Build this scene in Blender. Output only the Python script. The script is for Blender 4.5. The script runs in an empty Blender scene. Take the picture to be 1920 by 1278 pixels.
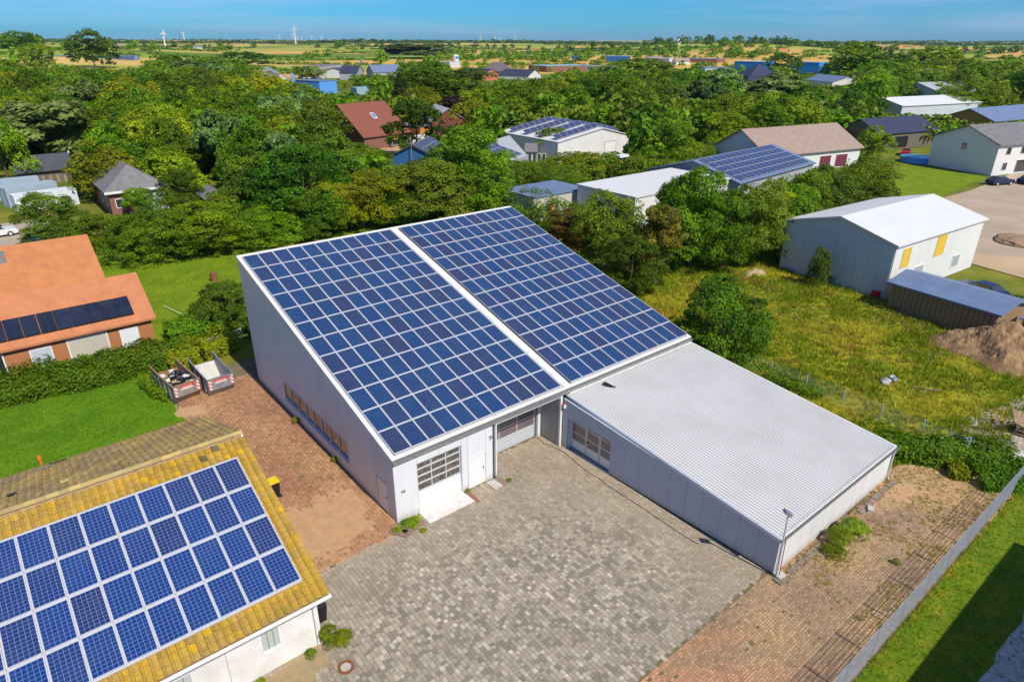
import bpy, math, random
import numpy as np
from mathutils import Vector, Matrix
R = math.radians
random.seed(7)
scene = bpy.context.scene
col = scene.collection

# ------------------------------------------------------------------ camera
CAM = Vector((-12.141, -24.259, 22.521)); FPX = 1223.74; PITCH = R(24.668); YAW = R(39.04); ROLL = R(-0.151)
cd = bpy.data.cameras.new('camera'); cam = bpy.data.objects.new('camera', cd); col.objects.link(cam)
cd.sensor_width = 36; cd.lens = FPX / 1920 * 36; cd.clip_start = 0.5; cd.clip_end = 30000
cam.matrix_world = Matrix.Translation(CAM) @ Matrix.Rotation(-YAW, 4, 'Z') @ Matrix.Rotation(math.pi/2 - PITCH, 4, 'X') @ Matrix.Rotation(-ROLL, 4, 'Z')
scene.camera = cam
# ------------------------------------------------------------------ world, sun, exposure
SUN_EL = R(47.8); SUN_DIR = Vector((0.035*math.cos(SUN_EL), -math.cos(SUN_EL), math.sin(SUN_EL))).normalized()
world = bpy.data.worlds.new('World'); scene.world = world; world.use_nodes = True
nt = world.node_tree; nt.nodes.clear()
sky = nt.nodes.new('ShaderNodeTexSky'); sky.sky_type = 'NISHITA'; sky.sun_disc = False
sky.sun_elevation = SUN_EL; sky.sun_rotation = math.atan2(SUN_DIR.x, SUN_DIR.y)
sky.air_density = 0.9; sky.dust_density = 0.2; sky.ozone_density = 4.0; sky.altitude = 50
hs = nt.nodes.new('ShaderNodeMix'); hs.data_type = 'RGBA'; hs.blend_type = 'MULTIPLY'; hs.inputs[0].default_value = 1
hs.inputs[7].default_value = (0.145, 0.55, 0.90, 1)
nt.links.new(sky.outputs[0], hs.inputs[6])
# thin high cloud, stretched streaks all round the sky
tc = nt.nodes.new('ShaderNodeTexCoord'); mp = nt.nodes.new('ShaderNodeMapping'); mp.inputs['Scale'].default_value = (1.3, 1.3, 26)
cn = nt.nodes.new('ShaderNodeTexNoise'); cn.inputs['Scale'].default_value = 1.6; cn.inputs['Detail'].default_value = 7; cn.inputs['Roughness'].default_value = 0.55
cr = nt.nodes.new('ShaderNodeMapRange'); cr.inputs[1].default_value = 0.42; cr.inputs[2].default_value = 0.72; cr.inputs[3].default_value = 0; cr.inputs[4].default_value = 0.42
cm = nt.nodes.new('ShaderNodeMix'); cm.data_type = 'RGBA'; cm.inputs[7].default_value = (5.2, 5.2, 7.6, 1)
nt.links.new(tc.outputs['Generated'], mp.inputs[0]); nt.links.new(mp.outputs[0], cn.inputs['Vector']); nt.links.new(cn.outputs[0], cr.inputs[0])
nt.links.new(cr.outputs[0], cm.inputs[0]); nt.links.new(hs.outputs[2], cm.inputs[6])
bg = nt.nodes.new('ShaderNodeBackground'); bg.inputs[1].default_value = 0.115
wo = nt.nodes.new('ShaderNodeOutputWorld'); nt.links.new(cm.outputs[2], bg.inputs[0]); nt.links.new(bg.outputs[0], wo.inputs[0])
sd = bpy.data.lights.new('sun', 'SUN'); sd.energy = 4.6; sd.angle = R(0.53); sd.color = (1.0, 0.93, 0.82)
sun = bpy.data.objects.new('sun', sd); col.objects.link(sun); sun.rotation_euler = SUN_DIR.to_track_quat('Z', 'Y').to_euler()
scene.view_settings.view_transform = 'Standard'; scene.view_settings.look = 'None'
scene.view_settings.exposure = 0.18; scene.view_settings.gamma = 1; scene.view_settings.use_curve_mapping = False
scene.render.engine = 'CYCLES'
scene.cycles.max_bounces = 6; scene.cycles.transparent_max_bounces = 8

# ------------------------------------------------------------------ measuring helpers (photo pixel + height -> place)
_f = Vector((math.sin(YAW)*math.cos(PITCH), math.cos(YAW)*math.cos(PITCH), -math.sin(PITCH)))
_r0 = Vector((math.cos(YAW), -math.sin(YAW), 0)); _u0 = _r0.cross(_f)
_r = _r0*math.cos(ROLL) + _u0*math.sin(ROLL); _u = -_r0*math.sin(ROLL) + _u0*math.cos(ROLL)
def ray(x, y): return _f*FPX + _r*(x-960) - _u*(y-639)
def at(x, y, z=0.0):
    d = ray(x, y); return CAM + d*((z-CAM.z)/d.z)
def at_depth(x, y, D):
    return CAM + ray(x, y)*(D/FPX)
def pix(P):
    d = Vector(P)-CAM; z = d.dot(_f); return (960+FPX*d.dot(_r)/z, 639-FPX*d.dot(_u)/z, z)

# ------------------------------------------------------------------ object helpers
def tag(o, label=None, cat=None, group=None, kind=None):
    if label: o['label'] = label
    if cat: o['category'] = cat
    if group: o['group'] = group
    if kind: o['kind'] = kind
    return o
def empty(name, loc=(0,0,0), rz=0, label=None, cat=None, group=None):
    o = bpy.data.objects.new(name, None); col.objects.link(o); o.location = loc; o.rotation_euler = (0,0,rz); o.empty_display_size = 0.3
    return tag(o, label, cat, group)
def link(name, mesh, parent=None, loc=(0,0,0), rot=None):
    o = bpy.data.objects.new(name, mesh); col.objects.link(o); o.location = loc
    if rot is not None: o.rotation_euler = rot
    if parent: o.parent = parent
    return o
def children(o): return [c for c in bpy.data.objects if c.parent == o]
def copy_tree(o, kids, loc=None, rz=None, parent=None, sc=None):
    c = o.copy(); col.objects.link(c)
    if parent: c.parent = parent
    if loc is not None: c.location = loc
    if rz is not None: c.rotation_euler = (0,0,rz)
    if sc is not None: c.scale = sc
    for k in kids.get(o.name, []): copy_tree(k, kids, parent=c)
    return c
class MB:
    def __init__(s): s.v=[]; s.f=[]; s.m=[]; s.k=0
    def mat(s,k): s.k=k; return s
    def add(s, vs, fs):
        b=len(s.v); s.v += [tuple(p) for p in vs]; s.f += [tuple(i+b for i in f) for f in fs]; s.m += [s.k]*len(fs); return s
    def box(s,x0,x1,y0,y1,z0,z1):
        if x0>x1: x0,x1=x1,x0
        if y0>y1: y0,y1=y1,y0
        return s.add([(x0,y0,z0),(x1,y0,z0),(x1,y1,z0),(x0,y1,z0),(x0,y0,z1),(x1,y0,z1),(x1,y1,z1),(x0,y1,z1)],
            [(0,3,2,1),(4,5,6,7),(0,1,5,4),(1,2,6,5),(2,3,7,6),(3,0,4,7)])
    def obox(s,c,size,M):
        hx,hy,hz=[q/2 for q in size]; c=Vector(c)
        P=[c+M@Vector((a,b,d)) for d in(-hz,hz) for b in(-hy,hy) for a in(-hx,hx)]
        return s.add(P,[(0,2,3,1),(4,5,7,6),(0,1,5,4),(1,3,7,5),(3,2,6,7),(2,0,4,6)])
    def bar(s,a,b,w,h=None):
        a=Vector(a); b=Vector(b); d=b-a; L=d.length; q=d.to_track_quat('X','Z').to_matrix()
        return s.obox((a+b)/2,(L,w,h or w),q)
    def prism(s,poly,y0,y1,ax='y'):
        # poly: list of (a,z); extruded along ax
        n=len(poly)
        if ax=='y': P=[(a,y0,z) for a,z in poly]+[(a,y1,z) for a,z in poly]
        elif ax=='x': P=[(y0,a,z) for a,z in poly]+[(y1,a,z) for a,z in poly]
        else: P=[(a,b,y0) for a,b in poly]+[(a,b,y1) for a,b in poly]
        F=[(i,(i+1)%n,n+(i+1)%n,n+i) for i in range(n)]+[tuple(reversed(range(n))),tuple(range(n,2*n))]
        return s.add(P,F)
    def cyl(s,a,b,r0,r1=None,n=10,caps=True):
        a=Vector(a); b=Vector(b); r1=r0 if r1 is None else r1; q=(b-a).to_track_quat('Z','X').to_matrix()
        P=[a+q@Vector((r0*math.cos(t),r0*math.sin(t),0)) for t in [2*math.pi*i/n for i in range(n)]]
        P+=[b+q@Vector((r1*math.cos(t),r1*math.sin(t),0)) for t in [2*math.pi*i/n for i in range(n)]]
        F=[(i,(i+1)%n,n+(i+1)%n,n+i) for i in range(n)]
        if caps: F+=[tuple(reversed(range(n))),tuple(range(n,2*n))]
        return s.add(P,F)
    def tube(s,path,r,n=6):
        for a,b in zip(path[:-1],path[1:]): s.cyl(a,b,r,r,n,True)
        return s
    def sphere(s,c,r,nu=10,nv=6,sz=1):
        c=Vector(c); P=[]; F=[]
        for j in range(nv+1):
            t=math.pi*j/nv
            for i in range(nu): a=2*math.pi*i/nu; P.append(c+Vector((r*math.sin(t)*math.cos(a),r*math.sin(t)*math.sin(a),r*sz*math.cos(t))))
        for j in range(nv):
            for i in range(nu): F.append((j*nu+i,(j+1)*nu+i,(j+1)*nu+(i+1)%nu,j*nu+(i+1)%nu))
        return s.add(P,F)
    def mesh(s,name,mats):
        me=bpy.data.meshes.new(name); me.from_pydata(s.v,[],s.f)
        if not isinstance(mats,(list,tuple)): mats=[mats]
        for m in mats: me.materials.append(m)
        if len(mats)>1: me.polygons.foreach_set('material_index',s.m)
        me.update(); return me
    def build(s,name,mats,parent=None,loc=(0,0,0),rot=None):
        return link(name,s.mesh(name,mats),parent,loc,rot)
def np_mesh(name, V, F, mats, tint=None, colr=None, mi=None, smooth=False):
    V=np.asarray(V,np.float32); F=np.asarray(F,np.int32); k=F.shape[1]
    me=bpy.data.meshes.new(name); me.vertices.add(len(V)); me.vertices.foreach_set('co',V.ravel())
    me.loops.add(F.size); me.loops.foreach_set('vertex_index',F.ravel())
    me.polygons.add(len(F)); me.polygons.foreach_set('loop_start',np.arange(0,F.size,k,dtype=np.int32))
    try: me.polygons.foreach_set('loop_total',np.full(len(F),k,np.int32))
    except Exception: pass
    if not isinstance(mats,(list,tuple)): mats=[mats]
    for m in mats: me.materials.append(m)
    if mi is not None: me.polygons.foreach_set('material_index',np.asarray(mi,np.int32))
    me.update(calc_edges=True)
    if tint is not None:
        a=me.attributes.new('tint','FLOAT','FACE'); a.data.foreach_set('value',np.asarray(tint,np.float32))
    if colr is not None:
        c=np.ones((len(F),4),np.float32); c[:,:3]=colr
        a=me.attributes.new('col','FLOAT_COLOR','FACE'); a.data.foreach_set('color',c.ravel())
    me.polygons.foreach_set('use_smooth',np.full(len(F),bool(smooth)))
    return me
# ------------------------------------------------------------------ materials
def _new(name):
    m=bpy.data.materials.new(name); m.use_nodes=True; n=m.node_tree.nodes; b=n['Principled BSDF']; return m,n,m.node_tree.links,b
def ramp(n, stops):
    r=n.new('ShaderNodeValToRGB'); e=r.color_ramp.elements
    while len(e)<len(stops): e.new(0.5)
    for i,(p,c) in enumerate(stops): e[i].position=p; e[i].color=(*c,1)
    return r
def noise(n,l,vec,scale,detail=4,rough=0.55,stretch=None):
    if stretch:
        mp=n.new('ShaderNodeMapping'); mp.inputs['Scale'].default_value=stretch; l.new(vec,mp.inputs[0]); vec=mp.outputs[0]
    t=n.new('ShaderNodeTexNoise'); t.inputs['Scale'].default_value=scale; t.inputs['Detail'].default_value=detail; t.inputs['Roughness'].default_value=rough
    l.new(vec,t.inputs['Vector']); return t
def mixc(n,l,a,b,f,mode='MIX'):
    m=n.new('ShaderNodeMix'); m.data_type='RGBA'; m.blend_type=mode
    for s,v in ((0,f),(6,a),(7,b)):
        if hasattr(v,'is_linked') or hasattr(v,'links'): l.new(v,m.inputs[s])
        elif s==0: m.inputs[0].default_value=v
        else: m.inputs[s].default_value=(*v,1)
    return m.outputs[2]
def rng(n,l,v,a,b,c,d):
    m=n.new('ShaderNodeMapRange'); l.new(v,m.inputs[0])
    for i,q in enumerate((a,b,c,d)): m.inputs[i+1].default_value=q
    return m.outputs[0]
def M(name, c, rough=0.7, metal=0.0, c2=None, scale=3.0, amt=0.5, bump=0.0, bscale=None, stretch=None, spec=0.4, obvar=0.0, world=True):
    """plain colour with noise wear towards c2"""
    m,n,l,b=_new(name); b.inputs['Roughness'].default_value=rough; b.inputs['Metallic'].default_value=metal; b.inputs['Specular IOR Level'].default_value=spec
    if world: g=n.new('ShaderNodeNewGeometry').outputs['Position']
    else: g=n.new('ShaderNodeTexCoord').outputs['Object']
    if c2 is None: c2=tuple(q*0.82 for q in c)
    t=noise(n,l,g,scale,6,0.6,stretch); f=rng(n,l,t.outputs[0],0.35,0.7,0,amt*2 if amt<0.5 else 1)
    o=mixc(n,l,c,c2,f)
    if obvar:
        oi=n.new('ShaderNodeObjectInfo'); v=rng(n,l,oi.outputs['Random'],0,1,1-obvar,1+obvar)
        hsv=n.new('ShaderNodeHueSaturation'); l.new(v,hsv.inputs['Value']); l.new(o,hsv.inputs['Color']); o=hsv.outputs[0]
    l.new(o,b.inputs['Base Color'])
    if bump:
        t2=noise(n,l,g,bscale or scale*8,3); bp=n.new('ShaderNodeBump'); bp.inputs['Strength'].default_value=bump; bp.inputs['Distance'].default_value=0.02
        l.new(t2.outputs[0],bp.inputs['Height']); l.new(bp.outputs[0],b.inputs['Normal'])
    return m
def leafmat(name, dark, light, trans=0.42, hv=0.022):
    m,n,l,b=_new(name); b.inputs['Roughness'].default_value=0.55; b.inputs['Specular IOR Level'].default_value=0.25
    a=n.new('ShaderNodeAttribute'); a.attribute_name='tint'
    oi=n.new('ShaderNodeObjectInfo')
    c=mixc(n,l,dark,light,a.outputs['Fac'])
    hsv=n.new('ShaderNodeHueSaturation'); l.new(rng(n,l,oi.outputs['Random'],0,1,0.5-hv,0.5+hv),hsv.inputs['Hue'])
    wn=n.new('ShaderNodeMath'); wn.operation='FRACT'; mu=n.new('ShaderNodeMath'); mu.operation='MULTIPLY'; mu.inputs[1].default_value=7.13
    l.new(oi.outputs['Random'],mu.inputs[0]); l.new(mu.outputs[0],wn.inputs[0]); l.new(rng(n,l,wn.outputs[0],0,1,0.7,1.3),hsv.inputs['Value'])
    l.new(c,hsv.inputs['Color']); l.new(hsv.outputs[0],b.inputs['Base Color'])
    tr=n.new('ShaderNodeBsdfTranslucent'); l.new(hsv.outputs[0],tr.inputs[0]); ms=n.new('ShaderNodeMixShader'); ms.inputs[0].default_value=trans
    l.new(b.outputs[0],ms.inputs[1]); l.new(tr.outputs[0],ms.inputs[2]); l.new(ms.outputs[0],n['Material Output'].inputs[0])
    return m
def colmat(name, rough=0.85, nscale=20, namt=0.25, bump=0.3):
    m,n,l,b=_new(name); b.inputs['Roughness'].default_value=rough; b.inputs['Specular IOR Level'].default_value=0.3
    a=n.new('ShaderNodeAttribute'); a.attribute_name='col'; g=n.new('ShaderNodeNewGeometry').outputs['Position']
    t=noise(n,l,g,nscale,4); hsv=n.new('ShaderNodeHueSaturation'); l.new(rng(n,l,t.outputs[0],0.3,0.7,1-namt,1+namt),hsv.inputs['Value'])
    t0=noise(n,l,g,0.45,7,0.65); hs2=n.new('ShaderNodeHueSaturation'); l.new(rng(n,l,t0.outputs[0],0.35,0.68,1.10,0.86),hs2.inputs['Value']); l.new(a.outputs['Color'],hsv.inputs['Color']); l.new(hsv.outputs[0],hs2.inputs['Color']); l.new(hs2.outputs[0],b.inputs['Base Color'])
    bp=n.new('ShaderNodeBump'); bp.inputs['Strength'].default_value=bump; bp.inputs['Distance'].default_value=0.01; l.new(t.outputs[0],bp.inputs['Height']); l.new(bp.outputs[0],b.inputs['Normal'])
    return m
def glassmat(name, c, rough=0.08):
    m,n,l,b=_new(name); b.inputs['Base Color'].default_value=(*c,1); b.inputs['Roughness'].default_value=rough; b.inputs['Specular IOR Level'].default_value=0.8; b.inputs['Coat Weight'].default_value=0.5
    return m
def wallmat(name, c, c2, ribs=True, ax=0, pitch=0.10, depth=0.35):
    """lacquered sandwich-panel skin: fine vertical ribs as relief, faint dirt"""
    m,n,l,b=_new(name); b.inputs['Roughness'].default_value=0.45; b.inputs['Specular IOR Level'].default_value=0.4
    g=n.new('ShaderNodeNewGeometry').outputs['Position']; t=noise(n,l,g,0.8,6,0.6,(1,1,0.25)); t3=noise(n,l,g,9,4,0.6,(1,1,0.06))
    f=rng(n,l,t.outputs[0],0.4,0.75,0,0.7); o=mixc(n,l,c,c2,f); f3=rng(n,l,t3.outputs[0],0.5,0.8,0,0.4); o=mixc(n,l,o,c2,f3)
    sp=n.new('ShaderNodeSeparateXYZ'); l.new(g,sp.inputs[0])
    # grime in the lowest half metre (splash dirt)
    gr=rng(n,l,sp.outputs[2],0.0,0.5,1,0); gm=n.new('ShaderNodeMath'); gm.operation='MULTIPLY'; l.new(gr,gm.inputs[0]); l.new(rng(n,l,t3.outputs[0],0.3,0.7,0.2,0.9),gm.inputs[1])
    o=mixc(n,l,o,(0.33,0.27,0.2),gm.outputs[0]); l.new(o,b.inputs['Base Color'])
    if ribs:
        mm=n.new('ShaderNodeMath'); mm.operation='PINGPONG'; mm.inputs[1].default_value=pitch/2; l.new(sp.outputs[ax],mm.inputs[0])
        h=rng(n,l,mm.outputs[0],pitch*0.15,pitch*0.3,0,1); bp=n.new('ShaderNodeBump'); bp.inputs['Strength'].default_value=depth; bp.inputs['Distance'].default_value=0.012
        l.new(h,bp.inputs['Height']); l.new(bp.outputs[0],b.inputs['Normal'])
    return m
def panelmat(name, base, base2, line, cw, ch, ncx, ncy, x0, y0, lw=0.012, rough=0.12):
    """printed cells under glass, object space"""
    m,n,l,b=_new(name); tcn=n.new('ShaderNodeTexCoord'); sp=n.new('ShaderNodeSeparateXYZ'); l.new(tcn.outputs['Object'],sp.inputs[0])
    outs=[]; ids=[]
    for i,(o0,c) in enumerate(((x0,cw),(y0,ch))):
        s=n.new('ShaderNodeMath'); s.operation='SUBTRACT'; l.new(sp.outputs[i],s.inputs[0]); s.inputs[1].default_value=o0
        d=n.new('ShaderNodeMath'); d.operation='DIVIDE'; l.new(s.outputs[0],d.inputs[0]); d.inputs[1].default_value=c
        fr=n.new('ShaderNodeMath'); fr.operation='FRACT'; l.new(d.outputs[0],fr.inputs[0])
        fl=n.new('ShaderNodeMath'); fl.operation='FLOOR'; l.new(d.outputs[0],fl.inputs[0]); ids.append(fl)
        pp=n.new('ShaderNodeMath'); pp.operation='PINGPONG'; pp.inputs[1].default_value=0.5; l.new(fr.outputs[0],pp.inputs[0])
        lt=n.new('ShaderNodeMath'); lt.operation='LESS_THAN'; l.new(pp.outputs[0],lt.inputs[0]); lt.inputs[1].default_value=lw/c/1.0; outs.append(lt)
    mx=n.new('ShaderNodeMath'); mx.operation='MAXIMUM'; l.new(outs[0].outputs[0],mx.inputs[0]); l.new(outs[1].outputs[0],mx.inputs[1])
    oi=n.new('ShaderNodeObjectInfo'); cx=n.new('ShaderNodeCombineXYZ'); l.new(ids[0].outputs[0],cx.inputs[0]); l.new(ids[1].outputs[0],cx.inputs[1]); l.new(oi.outputs['Random'],cx.inputs[2])
    wn=n.new('ShaderNodeTexWhiteNoise'); wn.noise_dimensions='3D'; l.new(cx.outputs[0],wn.inputs[0])
    f=n.new('ShaderNodeMath'); f.operation='POWER'; l.new(oi.outputs['Random'],f.inputs[0]); f.inputs[1].default_value=2.6
    ad=n.new('ShaderNodeMath'); ad.operation='MULTIPLY_ADD'; l.new(wn.outputs[0],ad.inputs[0]); ad.inputs[1].default_value=0.22; l.new(f.outputs[0],ad.inputs[2])
    c=mixc(n,l,base,base2,ad.outputs[0])
    g=n.new('ShaderNodeNewGeometry').outputs['Position']; t=noise(n,l,g,1.1,5); c=mixc(n,l,c,(0.16,0.19,0.24),rng(n,l,t.outputs[0],0.45,0.9,0,0.12))
    l.new(mixc(n,l,c,line,mx.outputs[0]),b.inputs['Base Color']); b.inputs['Roughness'].default_value=rough; b.inputs['Specular IOR Level'].default_value=0.5
    return m
MAT={}
MAT['white_sheet']=M('white_roof_sheet',(0.60,0.595,0.575),0.65,0,(0.53,0.52,0.50),0.5,0.4)
MAT['white_trim']=M('white_trim',(0.74,0.74,0.71),0.45,0,(0.60,0.59,0.54),2,0.5)
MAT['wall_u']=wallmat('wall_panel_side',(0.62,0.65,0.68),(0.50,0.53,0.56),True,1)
MAT['wall_a_shade']=wallmat('annex_side_panel_shaded',(0.43,0.48,0.54),(0.36,0.40,0.46),True,1)  # same panels as elsewhere, side-wall shade put into the colour: darker and bluer
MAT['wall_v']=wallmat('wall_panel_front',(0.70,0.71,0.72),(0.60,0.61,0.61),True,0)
MAT['steel_grey']=M('grey_steel',(0.30,0.33,0.37),0.45,0.3,(0.22,0.24,0.27),4,0.5)
MAT['zinc']=M('zinc',(0.42,0.43,0.42),0.45,0.6,(0.30,0.30,0.28),5,0.5)
MAT['galv']=M('galvanised',(0.60,0.64,0.70),0.45,0.25,(0.48,0.52,0.58),6,0.4)
MAT['door_white']=M('door_white',(0.76,0.77,0.77),0.4,0,(0.68,0.68,0.66),1.5,0.4)
MAT['alu']=M('aluminium_frame',(0.62,0.63,0.62),0.4,0.2,(0.5,0.5,0.5),4,0.3)
MAT['glass_dark']=glassmat('window_glass',(0.035,0.035,0.038))
MAT['glass_pale']=glassmat('milky_glass',(0.45,0.5,0.45),0.25)
MAT['glass_mauve']=glassmat('tinted_acrylic',(0.16,0.12,0.14),0.2)
MAT['glass_room']=M('workshop_behind_glass',(0.05,0.045,0.045),0.12,0,(0.20,0.17,0.13),5,0.55,spec=0.8)
MAT['black']=M('black_plastic',(0.015,0.015,0.018),0.5)
MAT['rubber']=M('rubber',(0.02,0.02,0.02),0.8)
MAT['concrete']=M('concrete',(0.52,0.50,0.46),0.85,0,(0.38,0.35,0.30),3,0.6,bump=0.3)
MAT['concrete_pale']=M('pale_concrete',(0.66,0.64,0.60),0.8,0,(0.54,0.51,0.45),2.5,0.5,bump=0.2)
MAT['redbrick']=M('red_clinker',(0.36,0.14,0.08),0.85,0,(0.24,0.11,0.07),8,0.6,bump=0.4)
MAT['redbrown']=M('red_brown_stone',(0.30,0.19,0.13),0.9,0,(0.19,0.12,0.09),8,0.6,bump=0.4)
MAT['rust']=M('rusty_steel',(0.30,0.13,0.05),0.85,0.1,(0.14,0.06,0.03),6,0.6,bump=0.4)
MAT['bark']=M('bark',(0.14,0.10,0.065),0.95,0,(0.07,0.05,0.035),6,0.6,bump=0.5,world=False)
MAT['birchbark']=M('pale_bark',(0.42,0.38,0.32),0.9,0,(0.16,0.13,0.1),5,0.6,world=False)
MAT['red']=M('signal_red',(0.62,0.03,0.03),0.4); MAT['white']=M('white_paint',(0.8,0.8,0.8),0.45); MAT['yellow']=M('yellow_plastic',(0.80,0.60,0.01),0.45)
MAT['orange_pl']=M('orange_plastic',(0.80,0.18,0.02),0.5)
MAT['wood']=M('bare_wood',(0.42,0.29,0.17),0.85,0,(0.24,0.16,0.1),4,0.6,bump=0.3)
MAT['paver']=colmat('pavers',0.88,14,0.22,0.25)
MAT['tile']=colmat('lichened_roof_tiles',0.95,16,0.30,0.6)
MAT['soil']=M('dug_soil',(0.36,0.22,0.11),0.95,0,(0.15,0.085,0.04),1.6,0.6,bump=0.9,bscale=9)
LEAF=dict(
 oak=leafmat('leaf_mid_green',(0.055,0.120,0.003),(0.250,0.400,0.006)),
 dark=leafmat('leaf_dark_green',(0.032,0.085,0.003),(0.150,0.290,0.008)),
 olive=leafmat('leaf_olive',(0.075,0.122,0.006),(0.265,0.390,0.020)),
 lime=leafmat('leaf_fresh_green',(0.110,0.190,0.003),(0.390,0.500,0.008)),
 yellow=leafmat('leaf_yellow_green',(0.110,0.140,0.003),(0.470,0.490,0.008)),
 silver=leafmat('leaf_silvery',(0.075,0.130,0.020),(0.300,0.420,0.110)),
 copper=leafmat('leaf_copper',(0.022,0.012,0.012),(0.080,0.045,0.038)),
 rowan=leafmat('leaf_turning',(0.070,0.100,0.008),(0.420,0.270,0.025),hv=0.02),
 spruce=leafmat('needle_green',(0.012,0.030,0.005),(0.085,0.135,0.018)),
 hedge=leafmat('leaf_hedge',(0.055,0.125,0.003),(0.250,0.420,0.008)),
)
# ================================================================== TERRAIN
CX, CY = CAM.x, CAM.y
def terrain(x, y):
    dx=x-CX; dy=y-CY; r=math.hypot(dx,dy)
    k=min(1,max(0,(r-430)/1500)); k=k*k*(3-2*k)
    h=5.5+5*math.sin(x/410+1.2)*math.sin(y/530+.4)+3.2*math.sin((x+y)/260)+2.0*math.sin((x-1.4*y)/170+2)
    far=min(1,max(0,(r-3500)/5000)); left=math.exp(-((math.atan2(dx,dy)-R(4))/R(9))**2)*math.exp(-((r-1150)/450)**2)*15
    right=math.exp(-((math.atan2(dx,dy)-R(57))/R(9))**2)*math.exp(-((r-1450)/420)**2)*15
    return k*h + far*16 + left + right
def build_terrain():
    rs=[0,20,50,90,140,200,280,360,430]; r=430
    while r<14000: r*=1.045; rs.append(r)
    na=260; V=[];F=[]
    for r in rs:
        for i in range(na):
            a=2*math.pi*i/na; x=CX+r*math.sin(a); y=CY+r*math.cos(a); V.append((x,y,terrain(x,y)-0.06))
    for j in range(len(rs)-1):
        for i in range(na): F.append((j*na+i,(j+1)*na+i,(j+1)*na+(i+1)%na,j*na+(i+1)%na))
    m,n,l,b=_new('countryside'); b.inputs['Roughness'].default_value=0.95; b.inputs['Specular IOR Level'].default_value=0.15
    g=n.new('ShaderNodeNewGeometry').outputs['Position']
    mp=n.new('ShaderNodeMapping'); mp.inputs['Scale'].default_value=(1/420,1/150,0); mp.inputs['Rotation'].default_value=(0,0,R(39)); l.new(g,mp.inputs[0])
    v=n.new('ShaderNodeTexVoronoi'); v.inputs['Scale'].default_value=1; v.inputs['Randomness'].default_value=0.8; l.new(mp.outputs[0],v.inputs['Vector'])
    sp=n.new('ShaderNodeSeparateColor'); l.new(v.outputs['Color'],sp.inputs[0])
    rp=ramp(n,[(0,(0.58,0.36,0.09)),(0.36,(0.60,0.40,0.12)),(0.37,(0.26,0.33,0.04)),(0.6,(0.20,0.29,0.03)),(0.61,(0.38,0.36,0.06)),(0.8,(0.12,0.20,0.02)),(1,(0.52,0.35,0.10))]); rp.color_ramp.interpolation='CONSTANT'
    l.new(sp.outputs[0],rp.inputs[0])
    t=noise(n,l,g,0.02,6); near=noise(n,l,g,0.15,8,0.65)
    field=mixc(n,l,rp.outputs[0],(0.10,0.13,0.03),rng(n,l,t.outputs[0],0.5,0.8,0,0.4))
    rough=mixc(n,l,(0.060,0.110,0.008),(0.24,0.22,0.03),rng(n,l,near.outputs[0],0.35,0.7,0,1))
    ln=n.new('ShaderNodeVectorMath'); ln.operation='DISTANCE'; l.new(g,ln.inputs[0]); ln.inputs[1].default_value=(CX,CY,0)
    l.new(mixc(n,l,rough,field,rng(n,l,ln.outputs['Value'],430,520,0,1)),b.inputs['Base Color'])
    o=link('ground',np_mesh('ground',V,F,m,smooth=True)); tag(o,kind='structure')
build_terrain()
def sheet(name, poly, z, mat, sub=None, wob=0.0, seed=1):
    """ground sheet with a slightly wandering outline"""
    rg=random.Random(seed); P=[]
    for (a,b) in zip(poly,poly[1:]+poly[:1]):
        L=math.dist(a,b); k=max(1,int(L/0.6)) if wob else 1
        for i in range(k):
            t=i/k; P.append((a[0]+(b[0]-a[0])*t+rg.uniform(-wob,wob),a[1]+(b[1]-a[1])*t+rg.uniform(-wob,wob)))
    me=bpy.data.meshes.new(name); me.from_pydata([(x,y,z) for x,y in P],[],[tuple(range(len(P)))]); me.materials.append(mat); me.update()
    o=link(name,me); tag(o,kind='structure'); return o
def grassmat(name,c1,c2,c3,s1=0.35,s2=6):
    m,n,l,b=_new(name); b.inputs['Roughness'].default_value=0.9; b.inputs['Specular IOR Level'].default_value=0.15
    g=n.new('ShaderNodeNewGeometry').outputs['Position']; a=noise(n,l,g,s1,6,0.6); f=noise(n,l,g,s2,6,0.7); k=noise(n,l,g,1.4,5,0.6)
    c=mixc(n,l,c1,c2,rng(n,l,a.outputs[0],0.38,0.62,0,1)); c=mixc(n,l,c,c3,rng(n,l,k.outputs[0],0.52,0.72,0,0.8))
    hsv=n.new('ShaderNodeHueSaturation'); l.new(rng(n,l,f.outputs[0],0.3,0.7,0.55,1.4),hsv.inputs['Value']); l.new(c,hsv.inputs['Color']); l.new(hsv.outputs[0],b.inputs['Base Color'])
    bp=n.new('ShaderNodeBump'); bp.inputs['Strength'].default_value=0.9; bp.inputs['Distance'].default_value=0.06; l.new(f.outputs[0],bp.inputs['Height']); l.new(bp.outputs[0],b.inputs['Normal'])
    return m
G_LAWN=grassmat('lawn_grass',(0.075,0.175,0.005),(0.11,0.23,0.006),(0.17,0.22,0.010))
G_BACK=grassmat('back_grass',(0.120,0.200,0.006),(0.18,0.25,0.008),(0.25,0.24,0.015))
G_MEAD=grassmat('meadow_grass',(0.17,0.22,0.010),(0.36,0.32,0.018),(0.46,0.27,0.03),0.16,4)
G_RIGHT=grassmat('verge_grass',(0.095,0.165,0.006),(0.145,0.205,0.008),(0.26,0.22,0.02),0.5,9)
SAND=M('sandy_soil',(0.50,0.32,0.16),0.95,0,(0.33,0.21,0.11),1.3,0.6,bump=0.5,bscale=20)
JOINT=M('paver_joint_sand',(0.20,0.15,0.09),0.95,0,(0.11,0.10,0.04),2.2,0.6)
GRAVEL=M('gravel',(0.46,0.38,0.28),0.95,0,(0.28,0.23,0.17),5,0.6,bump=0.8,bscale=30)
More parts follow.
